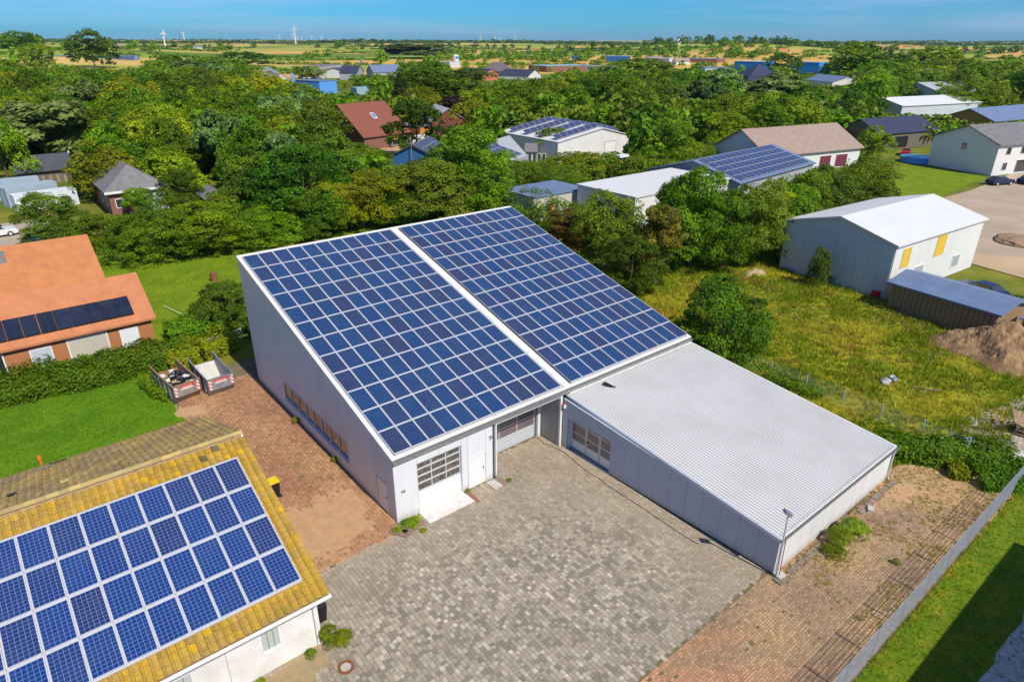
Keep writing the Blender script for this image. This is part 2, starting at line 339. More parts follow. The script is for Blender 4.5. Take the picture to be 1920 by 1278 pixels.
sheet('lawn',[(-30,15.5),(-5.7,17.6),(-5.75,22),(-6.4,27),(-30,29)],0.015,G_LAWN,wob=0.10)
sheet('back_lawn',[(-6,33),(0,31),(30,22),(46,46),(42,56),(22,61),(-4,63)],0.012,G_BACK,wob=0.3)
sheet('meadow',[(24,-17.5),(34,-21),(62,-22),(62,5),(50,14),(36,20),(26,21),(24,-1)],0.012,G_MEAD,wob=0.3)
sheet('verge_lawn',[(4,-19.05),(31,-19.05),(60,-19.2),(60,-34),(2,-34)],0.018,G_RIGHT)
sheet('sandy_ground',[(23.4,-12.5),(24.6,-13.0),(27.5,-15.5),(28.2,-18.9),(25.2,-18.9),(24.6,-15.0),(23.4,-14.3)],0.0205,SAND,wob=0.15)
sheet('courtyard_base',[(-24,-24),(9,-24),(9,-19.02),(25.5,-19.02),(24.5,-14.2),(23.4,-13.6),(13,0.5),(8,4),(1,4),(1,24),(-5.7,24.5),(-5.6,17),(-5.6,-4.6),(-24,-4.6)],0.008,JOINT)
sheet('worn_ground',[(60,5),(74,3),(100,12),(100,20),(80,16),(70,12)],0.016,GRAVEL,wob=0.3)
sheet('gravel_yard',[(29.5,-14.0),(31.5,-14.6),(34.5,-14.6),(42,-16),(42,-24),(31,-22),(29.2,-18.8)],0.024,GRAVEL,wob=0.25,seed=4)
sheet('concrete_path',[(12.2,-22.15),(15.0,-22.05),(17.8,-22.1),(22,-22.4),(40,-22.2),(40,-26),(6,-26),(9,-22.4)],0.026,MAT['concrete'],wob=0.12,seed=9)
sheet('sand_yard',[(60,-18),(130,-60),(160,-40),(150,10),(100,14),(73,2),(70,-10)],0.020,M('yard_sand',(0.52,0.37,0.22),0.95,0,(0.34,0.25,0.15),0.06,0.6))
sheet('tarmac_yard',[(73,4),(98,12),(150,14),(150,-6),(120,-14),(82,-9)],0.030,M('tarmac',(0.45,0.35,0.25),0.9,0,(0.34,0.27,0.19),0.2,0.5))
sheet('garden_lawn',[(84,14),(98,20),(135,31),(132,15.5),(100,13.2)],0.026,G_BACK)
sheet('drive',[(60,108),(70,104),(84,112),(86,124),(70,122),(62,118)],0.02,SAND)
sheet('car_park_left',[(-40,70),(-8,72),(-5,80),(-7,86),(-40,88)],0.02,GRAVEL,wob=0.4)

# ================================================================== PAVING
def in_poly(x,y,P):
    c=False; j=len(P)-1
    for i in range(len(P)):
        if (P[i][1]>y)!=(P[j][1]>y) and x<(P[j][0]-P[i][0])*(y-P[i][1])/(P[j][1]-P[i][1])+P[i][0]: c=not c
        j=i
    return c
PV=[]   # (x0,x1,y0,y1,z,(r,g,b),region)
rg=random.Random(11)
def grey(x,y):
    # mixed light and dark blocks in the middle of the yard, browner and more even by the halls
    d=min(1,max(0,(math.hypot((x-0.5)/8.5,(y+9)/6.5)-0.75)/0.45))
    r=rg.random(); base=(0.33,0.275,0.20)
    if r<0.30: c=(0.23,0.195,0.155)
    elif r<0.74: c=(0.335,0.29,0.22)
    elif r<0.955: c=(0.42,0.37,0.285)
    else: c=(0.52,0.46,0.36)
    f=0.9-0.66*d; k=rg.uniform(0.9,1.1); edge=max(0,min(1,(x-6)/5))*0.25
    sun=(0.40,0.31,0.20)  # tan block colour blended in towards the annex
    b=tuple(base[i]*(1-edge)+sun[i]*edge for i in range(3))
    return tuple((b[i]*(1-f)+c[i]*f)*k for i in range(3))
def redc(x,y):
    k=rg.uniform(0.75,1.2); s=max(0,min(1,(math.sin(x*1.3+y*.35)+math.sin(y*.9-x)*.6)*0.35+0.1))
    a=(0.35,0.175,0.095); b=(0.43,0.255,0.12)
    return tuple((a[i]*(1-s)+b[i]*s)*k for i in range(3))
def brown(x,y):
    k=rg.uniform(0.75,1.2); s=max(0,min(1,0.5+0.5*math.sin(x*.8+1)*math.sin(y*1.1)))
    red=max(0,min(1,(8.5-x)/7+.25*math.sin(x*2+y*3))); a=(0.29,0.195,0.125); b=(0.44,0.29,0.155); rr=(0.50,0.25,0.135)
    c=[a[i]*(1-s)+b[i]*s for i in range(3)]; return tuple((c[i]*(1-red)+rr[i]*red)*k for i in range(3))
REG_G=[(-5.7,-4.5),(-5.9,-0.62),(0,-0.62),(0,-0.02),(6.5,-0.02),(6.5,1.7),(11.2,1.7),(11.6,-0.5),(11.8,-13.7),(4.8,-13.75),(-2,-13.75),(-2,-13.2),(-13,-13.2),(-13,-4.45)]
def rows(poly, x0,x1,y0,y1, w, lens, fn, reg, gap=0.008, drop=0.0, zz=0.018):
    x=x0
    while x<x1:
        ww=w if not callable(w) else w(); y=y0-rg.random()*0.3
        while y<y1:
            L=rg.choice(lens); cx,cy=x+ww/2,y+L/2
            if in_poly(cx,cy,poly) and rg.random()>=drop:
                PV.append((x+gap/2,x+ww-gap/2,y+gap/2,y+L-gap/2,zz+rg.uniform(-.003,.003),fn(cx,cy),reg))
            y+=L
        x+=ww
rows(REG_G,-13,12,-13.8,1.8,0.20,(0.15,0.20,0.20,0.25,0.30),grey,'g',0.010)
REG_R=[(-5.55,-0.6),(-0.35,-0.6),(-0.02,0.2),(-0.02,21.5),(-5.2,21.8),(-5.6,17)]
rows(REG_R,-5.6,0,-0.9,22,0.205,(0.20,),redc,'r',0.014,0.01)
REG_B=[(11.9,-13.8),(23.6,-14.4),(25.2,-15.2),(25.8,-17.5),(25.5,-18.9),(9,-18.95),(9,-24),(-2,-24),(-2,-13.8)]
def bg_row(x0,x1,y0,y1):
    y=y0
    while y<y1:
        x=x0-rg.random()*0.3
        while x<x1:
            L=0.21; cx,cy=x+L/2,y+0.055
            if in_poly(cx,cy,REG_B) and rg.random()>0.02: PV.append((x+.005,x+L-.005,y+.008,y+.105,0.018+rg.uniform(-.004,.004),brown(cx,cy),'b'))
            x+=L
        y+=0.113
bg_row(-2,26,-24,-13.8)
court=empty('courtyard'); tag(court,kind='structure')
def vis(p):
    x,y,z=pix((p[0],p[2],0)); return -40<x<1960 and y<1330
PV=[p for p in PV if vis(p)]
PV.sort(key=lambda p: math.dist(((p[0]+p[1])/2,(p[2]+p[3])/2,0),CAM)-(0.6 if p[6]=='g' else 0))
def paver_arrays(lst):
    V=[];F=[];C=[]
    for x0,x1,y0,y1,z,c,_ in lst:
        b=len(V); e=0.006; V+=[(x0,y0,0.004),(x1,y0,0.004),(x1,y1,0.004),(x0,y1,0.004),(x0+e,y0+e,z),(x1-e,y0+e,z),(x1-e,y1-e,z),(x0+e,y1-e,z)]
        F+=[(b+4,b+5,b+6,b+7),(b,b+1,b+5,b+4),(b+1,b+2,b+6,b+5),(b+2,b+3,b+7,b+6),(b+3,b,b+4,b+7)]; C+=[c]*5
    return V,F,C
cache={}
for p in PV[:300]:
    key=(round(p[1]-p[0],2),round(p[3]-p[2],2),round(p[5][0],1),round(p[5][2],1))
    if key not in cache:
        w,h=p[1]-p[0],p[3]-p[2]; V,F,C=paver_arrays([(-w/2,w/2,-h/2,h/2,0.018,p[5],'')]); cache[key]=np_mesh('paver',V,F,MAT['paver'],colr=C)
    link('paver',cache[key],court,((p[0]+p[1])/2,(p[2]+p[3])/2,p[4]-0.018))
V,F,C=paver_arrays(PV[300:]); o=link('pavers',np_mesh('pavers',V,F,MAT['paver'],colr=C),court); tag(o,kind='stuff')
# sand lying over the blocks: a skin that dips below them where it thins out
def skin(name, poly, mat, zhi, zlo, step=0.16, fn=None, parent=None, soft=0.8):
    xs=[p[0] for p in poly]; ys=[p[1] for p in poly]; x0,x1,y0,y1=min(xs)-soft,max(xs)+soft,min(ys)-soft,max(ys)+soft
    nx=int((x1-x0)/step)+1; ny=int((y1-y0)/step)+1; V=[];F=[]
    def dist(x,y):
        d=1e9
        for a,b in zip(poly,poly[1:]+poly[:1]):
            ax,ay=a;bx,by=b; t=max(0,min(1,((x-ax)*(bx-ax)+(y-ay)*(by-ay))/((bx-ax)**2+(by-ay)**2))); d=min(d,math.hypot(x-ax-t*(bx-ax),y-ay-t*(by-ay)))
        return -d if in_poly(x,y,poly) else d
    from mathutils import noise as mn
    for j in range(ny+1):
        for i in range(nx+1):
            x=x0+i*step; y=y0+j*step; d=dist(x,y); nz=mn.noise(Vector((x*1.1,y*1.1,3.3)))*0.5+mn.noise(Vector((x*4,y*4,1.7)))*0.35
            t=max(0,min(1,0.5-d/soft+nz*0.9)); V.append((x,y,zlo+(zhi-zlo)*t))
    for j in range(ny):
        for i in range(nx):
            a=j*(nx+1)+i; 
            if max(V[a][2],V[a+1][2],V[a+nx+1][2],V[a+nx+2][2])>zlo+0.001: F.append((a,a+1,a+nx+2,a+nx+1))
    o=link(name,np_mesh(name,V,F,mat,smooth=True),parent); tag(o,kind='stuff'); return o
SANDY=M('drifted_sand',(0.52,0.31,0.15),0.97,0,(0.38,0.24,0.13),2.2,0.6,bump=0.5,bscale=25)
s=skin('sand',[(-5.4,-0.5),(-0.8,-0.4),(-0.35,0.8),(-0.3,4.6),(-5.4,5.2)],SANDY,0.0215,0.006,soft=1.6)
s=skin('sand',[(-5.7,18.2),(-4.6,17.2),(-4.4,18.8),(-5.5,19.6)],SANDY,0.040,0.003,soft=0.9)
s=skin('sand',[(20.5,-14.3),(24,-14.4),(26,-16),(25.6,-18.8),(24.2,-18.8),(22.5,-16.5)],SANDY,0.022,0.001,soft=2.6)
s=skin('sand',[(-9.5,-4.6),(-6.4,-4.5),(-6.1,-5.2),(-8,-7)],M('dry_earth',(0.36,0.26,0.13),0.97,0,(0.26,0.21,0.12),3,0.6,bump=0.4),0.036,0.002,soft=0.7)

# ================================================================== THE HALL
HW,HD,ZE,ZR=23.585,20.14,3.90,9.39
SL=(ZR-ZE)/HD; SA=math.atan(SL)
hall=empty('solar_hall',(0,0,0),0,'large white industrial hall with a steep single-pitch roof covered in blue solar panels','hall')
def rz(v,off=0.0): return ZE+SL*v+off
def vpanel_x(x,y0,y1,z0f,z1f,name='wall_panel',mat=None,parent=hall,t=0.12,side=1):
    """vertical wall panel in plane x=const from y0..y1 with sloping bottom/top"""
    g=0.006; a,b=y0+g,y1-g
    m=MB(); P=[]
    for xx in (x,x+t*side):
        P+=[(xx,a,z0f(a)),(xx,b,z0f(b)),(xx,b,z1f(b)),(xx,a,z1f(a))]
    m.add(P,[(0,1,2,3),(7,6,5,4),(0,4,5,1),(1,5,6,2),(2,6,7,3),(3,7,4,0)]); return m.build(name,mat or MAT['wall_u'],parent)
def vpanel_y(y,x0,x1,z0,z1,name='wall_panel',mat=None,parent=hall,t=0.12,side=1):
    g=0.006; m=MB().box(x0+g,x1-g,y,y+t*side,z0,z1); return m.build(name,mat or MAT['wall_v'],parent)
WV0,WV1,WZ0,WZ1=5.27,14.55,0.95,2.24
# left wall in metre-wide panels, cut round the window band
edges=[0.04,0.84]; 
edges=[0.04,0.80,1.98,3.1,4.2,WV0]+[WV0+(WV1-WV0)*i/8 for i in range(1,9)]+[15.6,16.7,17.8,18.9,20.06]
for a,b in zip(edges[:-1],edges[1:]):
    if a>=WV0-1e-6 and b<=WV1+1e-6:
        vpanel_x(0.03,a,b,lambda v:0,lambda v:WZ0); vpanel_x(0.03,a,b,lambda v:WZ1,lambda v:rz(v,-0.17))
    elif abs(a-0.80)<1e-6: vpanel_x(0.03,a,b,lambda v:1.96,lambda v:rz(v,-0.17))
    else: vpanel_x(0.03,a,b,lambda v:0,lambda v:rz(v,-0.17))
# dark slip at the foot of the wall
MB().box(-0.015,0.03,2.0,20.0,0,0.07).build('base_strip',MAT['steel_grey'],hall)
# side door
dr=MB().box(0.045,0.10,0.82,1.96,0.03,1.94).build('side_door',MAT['door_white'],hall); MB().box(0.01,0.045,0.98,1.08,1.0,1.05).build('handle',MAT['black'],dr)
fr=MB(); fr.box(0.0,0.04,0.80,0.85,0,1.98).box(0.0,0.04,1.93,1.98,0,1.98).box(0.0,0.04,0.85,1.93,1.93,1.98); fr.build('frame',MAT['alu'],dr)
# window band: eight panes with mullions
for i in range(8):
    a=WV0+(WV1-WV0)*i/8; b=WV0+(WV1-WV0)*(i+1)/8
    w=MB(); t=0.045
    w.box(0.0,0.09,a+.01,a+t,WZ0+.03,WZ1).box(0.0,0.09,b-t,b-.01,WZ0+.03,WZ1).box(0.0,0.09,a+t,b-t,WZ0+.03,WZ0+.08).box(0.0,0.09,a+t,b-t,WZ1-.05,WZ1)
    w=w.build('window',MAT['galv'],hall); MB().box(0.055,0.065,a+t,b-t,WZ0+.08,WZ1-.05).build('pane',MAT['glass_dark'],w)
MB().prism([(-0.10,WZ0-0.03),(0.03,WZ0+0.0),(0.03,WZ0+0.03),(-0.10,WZ0)],WV0-.05,WV1+.05,'y').build('window_sill',MAT['galv'],hall)
# back and right walls
for i in range(20):
    a,b=HW*i/20+(.04 if i==0 else 0),HW*(i+1)/20-(.04 if i==19 else 0); vpanel_y(HD-0.15,a,b,0,rz(HD,-0.17))
for i in range(18):
    a,b=0.04+(HD-.24)*i/18,0.04+(HD-.24)*(i+1)/18; vpanel_x(HW-0.15,a,b,lambda v:0,lambda v:rz(v,-0.17))
# front wall, left bay
ZF=3.62
for a,b,z0,z1 in [(0.04,1.36,0,ZF),(1.36,2.74,3.12,ZF),(2.74,4.12,3.12,ZF),(4.12,4.50,0,ZF),(4.50,5.72,2.04,ZF),(5.72,6.16,0,ZF)]: vpanel_y(0.03,a,b,z0,z1)
MB().box(6.16,6.20,0.04,1.74,0,ZF).build('bay_side_wall',MAT['wall_u'],hall)
# sectional garage door with 3 x 4 panes
gd=empty('garage_door',(1.38,0.14,0)); gd.parent=hall; W0=2.70
MB().box(0,W0,0.0,0.05,0.02,1.24).build('door_leaf',MAT['door_white'],gd)
zs=[1.30,1.72,2.16,2.60,2.92]; m=MB()
for z in [1.24]+[q for q in zs[1:-1]]+[3.04]:
    m.box(0,W0,0.0,0.05,z,z+0.09)
for x in (0,0.86,1.76,W0-0.06): m.box(x,x+0.06,-0.004,0.046,1.33,3.04)
m.build('glazing_bars',MAT['alu'],gd)
zb=[1.33,1.81,2.25,2.69,3.04]; zt=[1.72,2.16,2.60,3.04]
for i,(x0,x1) in enumerate([(0.06,0.86),(0.92,1.76),(1.82,W0-.06)]):
    for j in range(4): MB().box(x0,x1,0.028,0.036,zb[j],zt[j]).build('pane',MAT['glass_room'],gd)
m=MB().box(4.08,4.12,0.035,0.16,0,3.12).box(1.36,1.385,0.035,0.16,0,3.12).box(1.385,4.08,0.035,0.16,3.06,3.118); m.build('door_reveal',MAT['galv'],hall)
# walk-in door
dr=MB().box(4.53,5.69,0.05,0.10,0.02,2.02).build('front_door',MAT['door_white'],hall); MB().box(5.52,5.56,0.02,0.05,0.98,1.12).build('handle',MAT['black'],dr)
m=MB().box(4.50,4.54,0.0,0.05,0,2.04).box(5.68,5.72,0.0,0.05,0,2.04).box(4.54,5.68,0.0,0.05,2.02,2.06); m.build('frame',MAT['white_trim'],dr)
MB().box(5.95,6.12,-0.05,0.03,2.86,2.9).cyl((6.03,-.04,2.88),(6.03,-.16,2.84),.03,.045,8).build('outdoor_lamp',MAT['zinc'],hall)
# house number
def text(name,s,size,mat,parent,loc,rot,ext=0.006):
    c=bpy.data.curves.new(name,'FONT'); c.body=s; c.size=size; c.extrude=ext; c.align_x='LEFT'
    t=bpy.data.objects.new('tmp_text',c); col.objects.link(t); bpy.context.view_layer.update()
    me=bpy.data.meshes.new_from_object(t.evaluated_get(bpy.context.evaluated_depsgraph_get())); bpy.data.objects.remove(t); me.name=name; me.materials.clear(); me.materials.append(mat)
    return link(name,me,parent,loc,rot)
text('house_number','98',0.26,M('number_brown',(0.10,0.06,0.05),0.6),hall,(0.36,0.02,1.72),(R(90),0,0))
GREYP=M('grey_panel',(0.36,0.35,0.33),0.5,0,(0.30,0.29,0.27),2,0.5)
# recess: pipe column, white post, back wall, rolling door, side wall, beam
MB().box(6.20,6.36,0.05,0.30,0,ZF-.01).build('post',MAT['steel_grey'],hall)
MB().box(6.362,6.46,-0.02,0.16,0.05,3.47).build('post',MAT['white_trim'],hall)
MB().box(6.36,11.42,-0.02,0.12,3.47,ZF).build('beam',MAT['white_trim'],hall)
MB().box(6.20,11.3,0.14,1.80,3.52,3.58).build('recess_ceiling',MAT['wall_u'],hall)
for a,b,z0 in [(6.2,6.7,0),(6.7,10.86,2.56),(10.86,11.25,0)]: vpanel_y(1.80,a,b,z0,3.52,t=0.1)
rd=empty('rolling_door',(6.72,1.84,0)); rd.parent=hall; W=4.12
m=MB()
for i in range(7): m.box(0,W,0.0,0.03,0.02+i*0.115,0.02+i*0.115+0.10).box(0,W,0.012,0.03,0.02+i*.115+.10,0.02+(i+1)*.115)
m.build('lower_slats',MAT['galv'],rd)
m=MB()
for z in (0.83,1.52,2.36): m.box(0,W,-.004,0.04,z,z+0.09)
for x in (0,1.30,2.66,W-.07): m.box(x,x+.06,-.008,0.036,0.92,2.36)
m.build('glazing_bars',MAT['alu'],rd)
for x0,x1 in [(0.06,1.30),(1.36,2.66),(2.72,W-.07)]:
    for z0,z1 in [(0.92,1.52),(1.61,2.36)]: MB().box(x0,x1,0.014,0.022,z0,z1).build('pane',MAT['glass_mauve'],rd)
MB().box(10.86,10.98,1.70,1.795,0,3.5).build('pilaster',MAT['steel_grey'],hall)
MB().box(10.98,11.24,1.68,1.795,0,3.5).build('pilaster',MAT['white_trim'],hall)
for a,b in [(0.12,0.95),(0.95,1.68)]:
    m=MB().box(11.25,11.33,a+.004,b-.004,0,3.5); m.build('wall_panel',GREYP,hall)
MB().box(11.24,11.40,-0.02,0.115,0,3.47).build('post',MAT['white_trim'],hall)
# roof: metre-wide trapezoidal sheets, each an object, edge trims and gutter
roof=empty('roof',(0,0,ZE)); roof.parent=hall; roof.rotation_euler=(SA,0,0); SLEN=math.hypot(HD,ZR-ZE)
def sheetmesh(name,w,L,n,hgt,mat,th=0.02):
    p=w/n; prof=[]
    for i in range(n):
        x=i*p; prof+=[(x,0),(x+p*.28,0),(x+p*.38,hgt),(x+p*.62,hgt),(x+p*.72,0)]
    prof.append((w,0)); V=[(x,0,z) for x,z in prof]+[(x,L,z) for x,z in prof]; k=len(prof)
    V+=[(x,y,z-th) for x,y,z in V]; F=[(i,i+1,k+i+1,k+i) for i in range(k-1)]+[(2*k+i+1,2*k+i,3*k+i,3*k+i+1) for i in range(k-1)]
    F+=[(i+1,i,2*k+i,2*k+i+1) for i in range(k-1)]+[(k+i,k+i+1,3*k+i+1,3*k+i) for i in range(k-1)]
    m=MB(); m.add(V,F); return m.mesh(name,mat)
sm=sheetmesh('roof_sheet',1.0,SLEN-0.30,4,0.035,MAT['white_sheet'])
for i in range(23): link('roof_sheet',sm,roof,(0.29+i*1.0,0.15,-0.06))
MB().box(0.28,HW-0.28,0.1,SLEN-.1,-0.17,-0.085).build('roof_deck',MAT['white_trim'],roof)
MB().box(0,0.27,0,SLEN,-0.16,0.0).build('verge_trim',MAT['white_trim'],roof)
MB().box(HW-0.27,HW,0,SLEN,-0.16,0.0).build('verge_trim',MAT['white_trim'],roof)
MB().box(0.27,HW-0.27,SLEN-0.24,SLEN,-0.16,0.003).build('ridge_trim',MAT['white_trim'],roof)
MB().box(0.27,HW-0.27,0,0.15,-0.22,-0.012).build('eave_trim',MAT['white_trim'],roof)
MB().box(11.66,12.10,0.15,SLEN-.24,-0.02,0.012).build('walkway_trim',MAT['white_trim'],roof)
m=MB()
for i in range(60):
    y=0.5+i*(SLEN-1)/59; m.box(0.245,0.285,y,y+.05,0.0,0.05).box(11.47,11.51,y,y+.05,0.012,0.06).box(12.20,12.24,y,y+.05,0.012,0.07)
tag(m.build('clamps',MAT['rust'],roof),kind='stuff')
m=MB().tube([(12.215,0.2,0.07),(12.215,SLEN-.4,0.07)],0.022,5).tube([(0.262,0.2,0.06),(0.262,SLEN-.4,0.06)],0.014,5); m.build('rail',MAT['black'],roof)
m=MB().prism([(-0.14,ZE-0.10),(-0.14,ZE-0.25),(-0.02,ZE-0.28),(0.0,ZE-0.04),(-0.02,ZE-0.04),(-0.03,ZE-0.24),(-0.12,ZE-0.22),(-0.12,ZE-0.10)],0.0,HW,'x'); m.build('gutter',MAT['zinc'],hall)
# solar panels
PANEL=panelmat('solar_cells',(0.005,0.038,0.128),(0.022,0.027,0.072),(0.085,0.145,0.28),0.152,0.1555,6,10,0.034,0.05,0.0070)
pm=MB(); pm.mat(0).box(0.03,0.95,0.03,1.61,0.0,0.030); pm.mat(1).box(0,0.98,0,0.03,-0.005,0.036).box(0,0.98,1.61,1.64,-0.005,0.036).box(0,0.03,0.03,1.61,-0.005,0.036).box(0.95,0.98,0.03,1.61,-0.005,0.036)
PFR=M('panel_frame',(0.52,0.52,0.54),0.4,0.1,(0.46,0.46,0.48),4,0.3)
pmesh=pm.mesh('solar_panel',[PANEL,PFR])
for arr in (0.268,0.268+11.22+0.742):
    for i in range(11):
        for j in range(12): link('solar_panel',pmesh,roof,(arr+i*1.02+.02,0.252+j*1.688+.024,0.06))
m=MB()
for arr in (0.268,12.23):
    for j in range(13): y=0.252+j*1.688-.025; m.box(arr,arr+11.22,y+.002 if j else y+.03,y+.046,0.02,0.075)
    for i in range(12): x=arr+i*1.02-.02; m.box(x+.004,x+.036,0.27,0.252+20.2,0.02,0.072)
m.build('mounting_rails',PFR,roof)
# downpipe and its shoe, slab, red curb, number etc.
m=MB().tube([(6.27,-0.10,3.62),(6.27,-0.06,3.3),(6.27,-0.06,0.35),(6.30,-0.12,0.12)],0.05,8); m.build('downpipe',MAT['zinc'],hall)

# ================================================================== THE ANNEX
AF=-14.05; AZB,AZF=3.50,2.22
annex=empty('flat_annex',(11.6,0,0),0,'low white annex with a ribbed pale metal roof joined to the solar hall','annex')
annex.location=(0,0,0)
ASL=(AZB-AZF)/(0.05-AF); AA=math.atan(ASL)
def az(v,off=0): return AZF+ASL*(v-AF)+off
def au(v): return 11.45+(v/-14.0)*0.40   # left wall drifts slightly outwards
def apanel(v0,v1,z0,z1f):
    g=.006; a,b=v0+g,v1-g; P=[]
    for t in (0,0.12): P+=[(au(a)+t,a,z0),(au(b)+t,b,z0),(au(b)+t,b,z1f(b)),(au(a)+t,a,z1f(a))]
    m=MB(); m.add(P,[(0,1,2,3),(7,6,5,4),(0,4,5,1),(1,5,6,2),(2,6,7,3),(3,7,4,0)]); return m.build('wall_panel',MAT['wall_a_shade'],annex)
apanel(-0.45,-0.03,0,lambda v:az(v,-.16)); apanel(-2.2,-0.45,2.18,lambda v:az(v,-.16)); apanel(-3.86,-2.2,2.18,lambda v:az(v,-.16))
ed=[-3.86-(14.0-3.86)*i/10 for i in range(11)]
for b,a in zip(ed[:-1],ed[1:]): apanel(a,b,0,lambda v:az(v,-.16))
# three-leaf door recessed in the left wall
DU=11.80
m=MB().box(11.58,DU+.1,-0.455,-0.49,0,2.18).box(11.58,DU+.1,-3.82,-3.855,0,2.18).box(11.58,DU+.1,-3.82,-0.49,2.15,2.178); m.build('door_reveal',MAT['wall_u'],annex)
MB().box(11.46,DU+.02,-3.82,-0.49,0.0,0.03).build('threshold',MAT['steel_grey'],annex)
leafs=[(-0.50,-1.72),(-1.74,-2.80),(-2.82,-3.81)]
for k,(b,a) in enumerate(leafs):
    dl=empty('door_leaf',(DU,0,0)); dl.parent=annex
    MB().box(0.0,0.05,a+.02,b-.02,0.08,0.62).build('leaf_panel',MAT['door_white'],dl)
    m=MB()
    for z in (0.62,1.18,1.80,2.08): m.box(-.004,0.05,a+.02,b-.02,z,z+0.07)
    m.box(-.008,0.046,a+.0,a+.07,0.06,2.15).box(-.008,0.046,b-.07,b-.0,0.06,2.15); m.build('glazing_bars',MAT['alu'],dl)
    for z0,z1 in ((0.69,1.18),(1.25,1.80)): MB().box(0.012,0.02,a+.07,b-.07,z0,z1).build('pane',MAT['glass_mauve'],dl)
    MB().box(0.012,0.02,a+.07,b-.07,1.87,2.08).build('pane',MAT['glass_room'],dl)
    if k==1: MB().box(-0.05,-0.01,b-.09,b-.05,0.95,1.1).build('handle',MAT['black'],dl)
# front wall, right wall
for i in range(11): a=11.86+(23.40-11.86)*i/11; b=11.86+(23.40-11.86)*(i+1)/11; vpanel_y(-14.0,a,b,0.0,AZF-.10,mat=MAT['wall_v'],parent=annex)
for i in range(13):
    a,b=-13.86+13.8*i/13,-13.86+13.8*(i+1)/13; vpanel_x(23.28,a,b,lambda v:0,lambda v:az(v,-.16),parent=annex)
# dark slip where the left wall meets the yard
m=MB(); m.bar((au(-3.9)-.02,-3.9,0.03),(au(-14)-.02,-14.0,0.03),0.05,0.06); m.build('base_strip',MAT['black'],annex)
ar=empty('roof',(0,AF,AZF)); ar.parent=annex; ar.rotation_euler=(AA,0,0); AL=math.hypot(14.1,AZB-AZF)
sm2=sheetmesh('roof_sheet',0.985,AL-0.02,5,0.050,MAT['white_sheet'])
for i in range(12): link('roof_sheet',sm2,ar,(11.74+i*0.985,0.02,-0.05))
MB().box(11.74,23.5,0.06,AL-.05,-0.13,-0.065).build('roof_deck',MAT['white_trim'],ar)
MB().box(11.66,11.78,0,AL,-0.17,0.005).build('verge_trim',MAT['galv'],ar)
MB().box(23.50,23.62,0,AL,-0.17,0.005).build('verge_trim',MAT['white_trim'],ar)
MB().box(11.78,23.50,-0.03,0.02,-0.12,-0.015).build('eave_trim',MAT['white_trim'],ar)
MB().box(11.9,23.5,AL-0.12,AL+.05,-0.02,0.14).build('wall_flashing',MAT['white_trim'],ar)
m=MB()
for i in range(58): x=11.85+i*0.2; m.box(x,x+.03,0.10,0.13,0.0,0.03).box(x,x+.03,AL-0.3,AL-.27,-.01,0.03)
tag(m.build('sheet_screws',MAT['steel_grey'],ar),kind='stuff')
m=MB().prism([(AF-0.14,AZF-0.02),(AF-0.14,AZF-0.13),(AF-0.02,AZF-0.16),(AF,AZF-0.03),(AF-.02,AZF-0.03),(AF-0.03,AZF-0.13),(AF-0.12,AZF-0.11),(AF-0.12,AZF-0.02)],11.66,23.62,'x'); m.build('gutter',MAT['zinc'],annex)
for x in (12.02,23.44):
    MB().tube([(x,AF-.07,AZF-.12),(x,AF-.06,AZF-.3),(x,AF-.02,AZF-.5),(x,AF-.02,0.25),(x+.03,AF-.10,0.12)],0.045,8).build('downpipe',MAT['galv'],annex)
MB().box(11.80,11.96,-14.02,-14.001,0.0,AZF-.14).build('corner_trim',MAT['white_trim'],annex)
# ================================================================== FOREGROUND HOUSE
house=empty('tiled_house',(-6,-4.4,0),0,'white rendered house in the corner with lichen-yellow tiled roof and large solar array','house'); house.location=(0,0,0)
RENDER=M('white_render',(0.78,0.76,0.72),0.9,0,(0.62,0.59,0.53),0.9,0.5,bump=0.5,bscale=60)
HX0,HX1=-22.0,-6.04; HS=(5.8-2.8)/8.85; HA=math.atan(HS); HB=0.355
def hz(v): return 2.8+HS*(v+4.9)
# walls: front wall cut round the window, gable wall
def hwall(x0,x1,z0,z1): MB().box(x0,x1,-4.4,-4.15,z0,z1).build('wall',RENDER,house)
W1=(-8.40,-7.56,0.98,2.12); W2=(-11.75,-10.75,0.0,2.05)
hwall(-7.56,HX1,0,2.86); hwall(-8.40,-7.56,0,.98); hwall(-8.40,-7.56,2.12,2.86); hwall(-10.75,-8.40,0,2.86); hwall(-11.75,-10.75,2.05,2.86); hwall(HX0,-11.75,0,2.86)
MB().prism([(-4.148,0),(11.3,0),(11.3,3.08),(3.95,5.62),(-4.148,2.95)],HX1-.25,HX1,'x').build('gable_wall',RENDER,house)
MB().box(HX0,HX1-.25,11.05,11.3,0,3.0).build('rear_wall',RENDER,house)
for (a,b,z0,z1) in (W1,W2):
    w=MB(); t=0.09
    w.box(a,a+t,-4.42,-4.33,z0,z1).box(b-t,b,-4.42,-4.33,z0,z1).box(a+t,b-t,-4.42,-4.33,z1-t,z1).box(a+t,b-t,-4.44,-4.33,z0,z0+t)
    w=w.build('window',MAT['white'],house); MB().box(a+t,b-t,-4.37,-4.36,z0+t,z1-t).build('pane',MAT['glass_pale'],w)
    m=MB()
    for k in (0.36,0.70): x=a+t+(b-a-2*t)*k; m.box(x-.012,x+.012,-4.372,-4.371,z0+t,z1-t) if False else m.box(x-.015,x+.015,-4.385,-4.372,z0+t,z1-t)
    m.build('blind_strip',MAT['steel_grey'],w)
MB().tube([(-6.22,-4.97,2.74),(-6.22,-4.93,2.60),(-6.22,-4.50,2.42),(-6.22,-4.48,0.1)],0.045,8).build('downpipe',MAT['white'],house)
MB().box(-9.62,-9.60,-4.412,-4.402,0.05,2.8).build('cable',M('brown_cable',(0.4,0.33,0.25),0.7),house)
